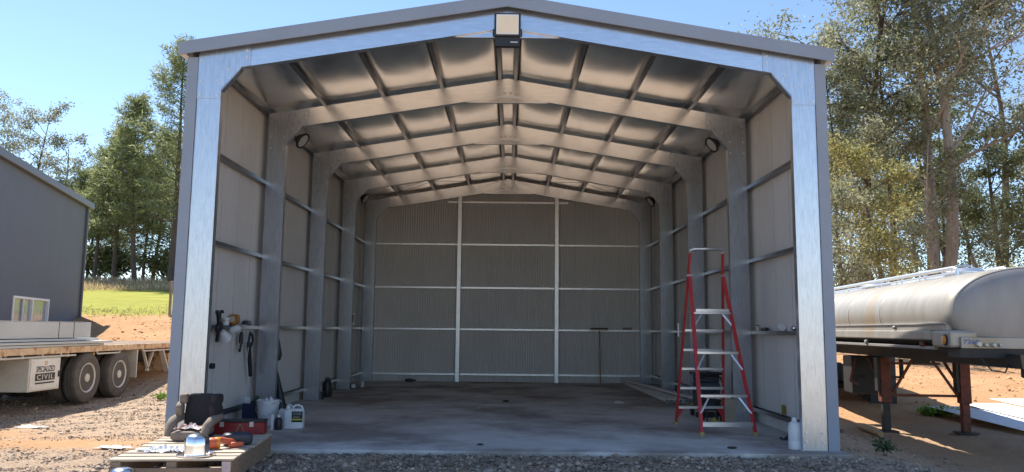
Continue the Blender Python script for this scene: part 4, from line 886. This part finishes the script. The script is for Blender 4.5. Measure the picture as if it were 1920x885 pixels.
MB().bar((-.05, 5.2, Z(1.1)), (-.05, 5.2, Z(.72)), .09, .06).bar((-.8, 5.2, Z(.72)), (-.005, 5.2, Z(.72)), .05, .05).build('drop_bracket', m_dark, tk)
MB().bar((-.95, 5.3, Z(1.1)), (-1.05, 5.35, Z(.62)), .05, .04).bar((-1.05, 5.35, Z(.62)), (-.9, 5.3, Z(.52)), .05, .04).build('hose_bracket', m_legred, tk)
for y in (9.7, 11.0, 12.3): wheelset(tk, y, 1.22, .53)
MB().box(-1.2, -.55, 8.95, 9.0, Z(-.2), Z(1.25)).build('mud_flap', m_dark, tk); MB().box(.55, 1.2, 8.95, 9.0, Z(-.2), Z(1.25)).build('mud_flap', m_dark, tk)
MB().box(-1.0, -.3, 5.4, 6.0, Z(.35), Z(1.15)).build('valve_cabinet', m_dark, tk, bev=.02)
# front fittings and number
for x, sz in ((-.93, .045), (-.83, .028), (-.72, .035), (-.64, .022)):
    MB().lathe([(.0, -.12), (sz*.7, -.12), (sz, -.09), (sz, -.03), (sz*.6, .0), (sz*.6, .06)], 16, (x, -.05, Z(1.50 if x < -.9 else 1.49)), 'y').build('coupling', m_rim, tk, smooth=40)
put('lettering', text_mesh('7260', m_bluep, .22, .07), tk, (-1.02, -.112, Z(1.535)), (R(90), 0, 0))
MB().box(-1.16, 1.16, -.109, -.062, Z(1.435), Z(1.60)).build('front_skirt', m_tank, tk, bev=.01)
MB().tube([(-.9, -.1, Z(1.30)), (-.8, -.2, Z(1.12)), (-.62, -.2, Z(1.1)), (-.5, -.1, Z(1.25))], .012, 6).build('air_hose', m_dark, tk)

# ------------------------------------------------------------------ white roofing sheets on the ground, log, pole
shl = ['white corrugated roofing sheet nearest the tanker legs on the earth', 'middle white corrugated roofing sheet on the earth', 'white corrugated roofing sheet at the right edge of the picture']
for i, (x, y, yl) in enumerate(((10.75, 4.5, 3.2), (11.75, 4.35, 3.75), (12.85, 4.2, 4.4))):
    pr = corr(1.15, .0761, .009, 6); mb = MB(); n_ = len(pr)
    mb.v = [(a-.575, yy, zz+q) for (yy, zz) in ((-.1, 0), (yl*.5, .02), (yl, .05)) for (a, q) in pr]
    mb.f = [(r_*n_+k, r_*n_+k+1, (r_+1)*n_+k+1, (r_+1)*n_+k) for r_ in range(2) for k in range(n_-1)]
    o = mb.build('roofing_sheet', m_sheetw, None, smooth=60, thick=.002)
    zz = float(gh(x, y)); z2 = float(gh(x, y+yl)); o.location = (x, y, zz+.09+.03*i); o.rotation_euler = (math.atan2(max(z2-zz, 0)+.05, yl), 0, R(2)); tag(o, shl[i], 'roofing sheet', 'roofing sheets on the earth')
lgz = float(gh(7.25, 4.5)); o = MB().tube([(0, -.72, .06), (.01, -.3, .075), (-.01, .3, .07), (0, .72, .05)], [.055, .075, .08, .06], 12).build('log', m_log, None, smooth=50); o.location = (7.22, 4.5, lgz); o.rotation_euler = (0, 0, R(-9)); tag(o, 'short pale log lying between shed and tanker', 'log')
pz = float(gh(15.2, 23)); pl = thing('metal_pole', 'thin pale metal pole standing among the trees right of the shed', 'pole', (15.2, 23, pz))
MB().tube([(0, 0, 0), (0, 0, 5.1)], .07, 10).build('shaft', m_cream, pl, smooth=40); MB().bar((0, 0, 5.1), (-.35, 0, 5.12), .10, .06).build('lamp_head', m_cream, pl)

# ------------------------------------------------------------------ plants
def leaves(V0, size, droop, r, aspect=.42):
    """quads (leaf diamonds) at points V0"""
    k = len(V0); d = r.standard_normal((k, 3)); d[:, 2] = d[:, 2]*.7-droop; d /= np.linalg.norm(d, axis=1)[:, None]
    q = r.standard_normal((k, 3)); w_ = np.cross(d, q); w_ /= np.linalg.norm(w_, axis=1)[:, None]
    L = (size*r.uniform(.6, 1.35, k))[:, None]
    P = np.stack([V0, V0+d*L*.5+w_*L*aspect*.5, V0+d*L, V0+d*L*.5-w_*L*aspect*.5], 1).reshape(-1, 3)
    return P
def tree(name, label, X, Y, h, kind, seed, m_leaf, m_bk, spread=.28, clear=.35, dens=1.0, leaf=.22, r0=None, stems=1, group=None, dead=False):
    r = np.random.default_rng(seed); zb = float(gh(X, Y))-.1
    T = thing(name, label, 'tree', (X, Y, zb), 0, group)
    tb = MB(); pts = []; rad0 = r0 or h*.013
    def limb(p, d, L, rad, lvl):
        d = Vector(d).normalized(); k = 4; path = [Vector(p)]; cur = Vector(p)
        for i in range(k):
            d = (d+Vector(r.normal(0, .13, 3))+Vector((0, 0, .07 if kind == 'gum' else .03))).normalized(); cur = cur+d*L/k; path.append(cur.copy())
        tb.tube(path, [rad*(1-.7*i/k) for i in range(k+1)], 6 if lvl < 1 else (5 if lvl < 2 else 3), cap=False)
        return path, d
    for s_ in range(stems):
        lean = Vector((r.normal(0, .05)+(.10*(s_-(stems-1)/2)), r.normal(0, .04), 1))
        if kind == 'gum':
            path = [Vector((.25*rad0*s_*6, 0, 0))]; cur = path[0].copy(); d = lean.normalized(); k = 9; Hs = h*(1-.07*s_)
            for i in range(k):
                d = (d+Vector((r.normal(0, .045), r.normal(0, .045), .04))).normalized(); cur = cur+d*Hs*.92/k; path.append(cur.copy())
            tb.tube(path, [rad0*(1.25 if i == 0 else 1)*(1-.86*i/k) for i in range(k+1)], 9, cap=False)
            nl = int((11 if not dead else 7)*(h/20)**.5)+3
            for i in range(nl):
                t = clear+(1-clear)*(i+r.uniform(0, .8))/nl; f = t*k; j = min(int(f), k-1); p = path[j].lerp(path[j+1], f-j)
                a = r.uniform(0, 6.28); L = h*spread*(1.15-.65*t)*r.uniform(.65, 1.2)
                pa, dd = limb(p, (math.cos(a), math.sin(a), r.uniform(.35, 1.1)), L, rad0*.42*(1-.6*t), 0)
                for b_ in range(4):
                    q = pa[2+b_ % 3]; a2 = a+r.normal(0, 1.0)
                    pb, d2 = limb(q, (math.cos(a2), math.sin(a2), r.uniform(.0, .9)), L*r.uniform(.35, .6), rad0*.14, 1)
                    for c_ in range(2):
                        a3 = r.uniform(0, 6.28); pc, d3 = limb(pb[2+c_], (math.cos(a3), math.sin(a3), r.uniform(-.2, .7)), L*.25, rad0*.05, 2)
                        for e in (pc[-1], pc[2]): pts.append((e, L*.13+.28))
                    pts.append((pb[-1], L*.15+.28))
                pts.append((pa[-1], L*.15+.3))
        else:
            path = [Vector((0, 0, 0))]; cur = path[0].copy(); d = lean.normalized(); k = 8
            for i in range(k): d = (d+Vector((r.normal(0, .02), r.normal(0, .02), .05))).normalized(); cur = cur+d*h/k; path.append(cur.copy())
            tb.tube(path, [rad0*(1-.9*i/k) for i in range(k+1)], 8, cap=False)
            nw = int(h*1.35)
            for i in range(nw):
                t = clear+(1-clear)*(i+.5)/nw; f = t*k; j = min(int(f), k-1); p = path[j].lerp(path[j+1], f-j); a0 = r.uniform(0, 6.28)
                for b_ in range(5):
                    if r.uniform() < .12: continue
                    a = a0+b_*1.257+r.normal(0, .2); L = h*spread*(1.08-t)**.7*r.uniform(.7, 1.15)*(.8+.2*min(1, (t-clear)*8))
                    pa, dd = limb(p, (math.cos(a), math.sin(a), .12+.5*t), L, rad0*.22*(1.1-t), 1)
                    for q in range(1, 5):
                        pts.append((pa[q], .30))
                        for c_ in (-1, 1):
                            a2 = a+c_*r.uniform(.5, 1.0); LL = L*(.34-.05*q)*r.uniform(.8, 1.3)
                            e = pa[q]+Vector((math.cos(a2), math.sin(a2), .35))*LL; tb.tube([pa[q], e], [rad0*.04, rad0*.02], 3, cap=False); pts.append((e, .28)); pts.append((pa[q].lerp(e, .55), .24))
            pts.append((path[-1], .3))
    tb.build('trunk', m_bk, T, smooth=50)
    C = np.array([tuple(p) for p, _ in pts]); S = np.array([s for _, s in pts])
    per = int((34 if kind == 'gum' else 9)*dens)
    keep = r.uniform(0, 1, len(C)) > (.10 if kind == 'gum' else .24); C, S = C[keep], S[keep]
    off = r.standard_normal((len(C), per, 3)); off *= (r.uniform(.3, 1.0, (len(C), per, 1)))*S[:, None, None]*.85
    if kind == 'gum': off[..., 2] = off[..., 2]*.62-.05*S[:, None]
    P0 = (C[:, None]+off).reshape(-1, 3)
    if kind == 'gum': V = leaves(P0, leaf*.82, .55, r)
    else: V = leaves(P0, leaf*1.25, -.35, r, .16)
    F = np.arange(len(V)).reshape(-1, 4)
    o = bpy.data.objects.new('crown', np_mesh('crown', V, F, m_leaf)); col.objects.link(o); o.parent = T
    return T
GRt = 'trees right of the shed'; GLt = 'trees left of the shed'
tree('gum_tree', 'tall pale double-trunked gum tree behind the tanker', 24.9, 34, 29, 'gum', 1, m_gum, m_bark, .25, .40, 1.5, .30, .42, 2, GRt)
tree('gum_tree', 'big gum with brown trunk left of the double-trunked gum', 21.2, 35.5, 25, 'gum', 2, m_gum, m_barkd, .28, .40, 1.6, .30, .36, 1, GRt)
tree('gum_tree', 'slim gum with side branch just left of the double trunk', 22.9, 36, 19, 'gum', 3, m_gumd, m_barkd, .22, .40, .8, .28, .24, 1, GRt)
tree('leafy_tree', 'yellow-green leafy tree in front of the gums', 15.9, 21.5, 9.6, 'gum', 4, m_gumy, m_barkd, .34, .16, 1.5, .20, .15, 1, GRt)
tree('leafy_tree', 'lower grey-green tree hugging the shed corner', 13.2, 20.5, 7.2, 'gum', 5, m_gum, m_barkd, .30, .22, .9, .19, .11, 1, GRt)
tree('gum_tree', 'gum with dark trunk directly beside the shed wall', 17.6, 31, 19, 'gum', 6, m_gum, m_barkd, .24, .38, .9, .27, .22, 1, GRt)
tree('gum_tree', 'thin gum second from the shed wall', 19.0, 33, 16.5, 'gum', 7, m_gum, m_barkd, .22, .36, .8, .26, .17, 1, GRt)
tree('gum_tree', 'dark bushy gum right of the double trunk', 30.5, 41, 17.5, 'gum', 8, m_gumd, m_barkd, .25, .30, 1.2, .30, .22, 1, GRt)
tree('gum_tree', 'slender straight gum standing in the sky gap above the hatch', 34.6, 46, 15.5, 'gum', 9, m_gumd, m_barkd, .16, .40, .6, .28, .13, 1, GRt)
tree('gum_tree', 'dark gum with thick trunk above the tank end', 32.3, 39, 14.5, 'gum', 10, m_gumd, m_barkd, .24, .34, 1.2, .28, .26, 1, GRt)
tree('gum_tree', 'tall open-limbed gum forking against the sky on the right', 40.5, 52, 30, 'gum', 12, m_gum, m_barkd, .24, .45, .55, .32, .42, 1, GRt, True)
tree('leafy_tree', 'olive bushy tree at the right edge of the picture', 26.5, 27.5, 12.0, 'gum', 13, m_gumd, m_barkd, .30, .34, 1.2, .24, .17, 1, GRt)
tree('gum_tree', 'gum with pale leaves far behind the right edge trees', 45.5, 55, 22, 'gum', 14, m_gum, m_barkd, .24, .36, .8, .34, .28, 1, GRt)
tree('gum_tree', 'distant gum between brown trunk and double trunk', 33, 55, 17, 'gum', 15, m_gum, m_barkd, .24, .30, .8, .34, .22, 1, GRt)
tree('gum_tree', 'distant gum behind the yellow-green tree', 26, 52, 18, 'gum', 16, m_gum, m_barkd, .24, .28, .8, .34, .22, 1, GRt)
tree('gum_tree', 'distant low gum filling the gap near the shed wall', 21.5, 46, 14, 'gum', 17, m_gum, m_barkd, .26, .22, .9, .32, .2, 1, GRt)
extra = [(19.8, 29, 13, 'thin gum with low leaves behind the pale pole'), (23.6, 31, 12.5, 'thin gum with low leaves before the brown-trunked gum'), (27.3, 37, 15, 'thin gum just right of the double trunk'), (28.8, 35, 11, 'short leafy gum right of the double trunk'),
         (31.5, 48, 16, 'thin distant gum above the tank hatch'), (37.5, 50, 16, 'thin distant gum above the tank end'), (29.6, 30.5, 13, 'leafy gum near the right picture edge'), (17.0, 40, 15, 'thin far gum close against the shed wall'), (20.4, 42, 15, 'thin far gum behind the shed-side gums')]
for i, (x, y, h, lb) in enumerate(extra):
    tree('gum_tree', lb, x, y, h, 'gum', 140+i, (m_gum, m_gumd, m_gumy)[(0, 0, 1, 0, 0, 1, 1, 0, 0)[i]], m_bark if i % 2 else m_barkd, .24, .16, .75, .24, .11+.01*(i % 3), 1, GRt)
# left: pines and far gums
for i, (x, y, h, lb) in enumerate(((-25.2, 50, 11, 'leafy pine behind the second tall pine'), (-31.8, 51, 9.5, 'leafy pine behind the shorter pine'), (-27.7, 47.5, 9, 'young pine between the second and middle pines'), (-34.4, 52, 9.5, 'back row pine near the dark building'))):
    tree('pine_tree', lb, x, y, h, 'pine', 160+i, m_pine, m_barkd, .34, .12, 1.1, .30, .13, 1, GLt)
tree('pine_tree', 'tallest pine next to the left shed wall', -23.2, 42, 17.5, 'pine', 21, m_pine, m_barkd, .30, .24, 1.0, .30, .24, 1, GLt)
tree('pine_tree', 'second tall pine left of the shed wall', -26.6, 44, 13.2, 'pine', 22, m_pine, m_barkd, .30, .25, 1.0, .30, .20, 1, GLt)
tree('pine_tree', 'middle pine of the row behind the grass slope', -28.9, 45.5, 11.2, 'pine', 23, m_pine, m_barkd, .32, .28, 1.0, .30, .18, 1, GLt)
tree('pine_tree', 'shorter pine left of the middle of the row', -30.6, 46, 9.6, 'pine', 24, m_pine, m_barkd, .32, .28, 1.0, .28, .16, 1, GLt)
tree('pine_tree', 'small pine close to the dark building corner', -33.0, 47.5, 8.2, 'pine', 25, m_pine, m_barkd, .32, .22, 1.0, .28, .14, 1, GLt)
tree('pine_tree', 'pine half hidden by the dark building', -35.5, 49, 7.4, 'pine', 26, m_pine, m_barkd, .32, .2, 1.0, .28, .13, 1, GLt)
tree('pine_tree', 'pine in the back row seen between the tall ones', -29.5, 53, 12.4, 'pine', 27, m_pine, m_barkd, .30, .3, .9, .32, .18, 1, GLt)
tree('gum_tree', 'sparse gum with umbrella-like leaf clumps above the dark building', -39.0, 50.5, 14.8, 'gum', 31, m_gum, m_barkd, .25, .48, .55, .26, .15, 1, GLt)
tree('gum_tree', 'slim sparse gum standing right of the other above the building roof', -35.6, 50.0, 12.2, 'gum', 32, m_gum, m_barkd, .20, .42, .5, .24, .12, 1, GLt)
tree('gum_tree', 'sparse gum at the left picture edge above the roof', -42.5, 51, 15.2, 'gum', 33, m_gum, m_barkd, .22, .5, .5, .26, .14, 1, GLt)
def bush(name, label, cat, X, Y, rx, rz, n_, m_leaf, leaf, seed, stems=9):
    r = np.random.default_rng(seed); zb = float(gh(X, Y)); T = thing(name, label, cat, (X, Y, zb))
    tb = MB(); tips = []
    for i in range(stems):
        a = r.uniform(0, 6.28); e = Vector((math.cos(a)*rx*r.uniform(.2, .8), math.sin(a)*rx*r.uniform(.2, .8), rz*r.uniform(.6, 1))); tb.tube([(0, 0, -.02), e*.5+Vector((0, 0, .1*rz)), e], [rx*.03, rx*.02, rx*.01], 4, cap=False); tips += [e, e*.6, e*.8]
    tb.build('stems', m_barkd, T)
    C = np.array([tuple(t_) for t_ in tips]); P0 = C[r.integers(0, len(C), n_)]+r.standard_normal((n_, 3))*np.array([rx*.22, rx*.22, rz*.15]); P0[:, 2] = np.abs(P0[:, 2])
    V = leaves(P0, leaf, .0, r, .5); o = bpy.data.objects.new('foliage', np_mesh('foliage', V, np.arange(len(V)).reshape(-1, 4), m_leaf)); col.objects.link(o); o.parent = T
for i, (x, y, rx, rz, lb, mm) in enumerate(((-31, 50, 2.6, 2.4, 'green bush under the short pine', m_pine), (-27.5, 51, 2.6, 2.2, 'green bush between the tall pines', m_gumd), (-36, 51, 3.0, 2.2, 'green bush beside the dark building corner', m_pine), (-25, 48, 2.2, 2.4, 'green bush at the foot of the tallest pine', m_pine), (-33.6, 52, 2.6, 2.6, 'green bush behind the small pine', m_gumd), (23, 44, 3.5, 3.0, 'olive bush behind the tanker pipes', m_gum), (28, 46, 3.5, 3.0, 'dark bush behind the double-trunked gum', m_gumd), (19, 40, 3.2, 3.2, 'olive bush near the pale pole', m_gum), (37, 58, 4.0, 3.0, 'far bush in the sky gap on the right', m_gum))):
    bush('shrub', lb, 'bush', x, y, rx, rz, 2600, mm, .26, 70+i)
bush('weed', 'small green weed in the shade beside the right front column', 'weed', 5.62, .55, .17, .22, 160, m_weed, .07, 91, 7)
bush('grass_tuft', 'bright green tuft of grass behind the tanker legs', 'grass tuft', 10.2, 7.5, .42, .16, 900, m_tuft, .10, 92, 14)
bush('weed', 'small green weed by the trailer wheel', 'weed', -7.75, 6.6, .16, .14, 140, m_tuft, .07, 93, 7)
# dry grass on the slope: uncountable
k = 16000; x = rng.uniform(-40, -12, k); y = rng.uniform(36.5, 45, k); z_ = gh(x, y)
V = leaves(np.stack([x, y, z_], -1), .38, -1.6, rng, .10)
o = bpy.data.objects.new('dry_grass', np_mesh('dry_grass', V, np.arange(len(V)).reshape(-1, 4), m_dry)); col.objects.link(o); tag(o, 'band of tall dry grass at the foot of the pines', 'grass', kind='stuff')
k = 5000; x = rng.uniform(-26, -8, k); y = rng.uniform(18.6, 24, k); keep = rng.uniform(0, 1, k) < np.clip((24-y)/5.4, .1, 1); x, y = x[keep], y[keep]
V = leaves(np.stack([x, y, gh(x, y)], -1), .15, -1.0, rng, .16)
o = bpy.data.objects.new('green_grass', np_mesh('green_grass', V, np.arange(len(V)).reshape(-1, 4), m_gumy)); col.objects.link(o); tag(o, 'rough green grass along the lower edge of the slope', 'grass', kind='stuff')
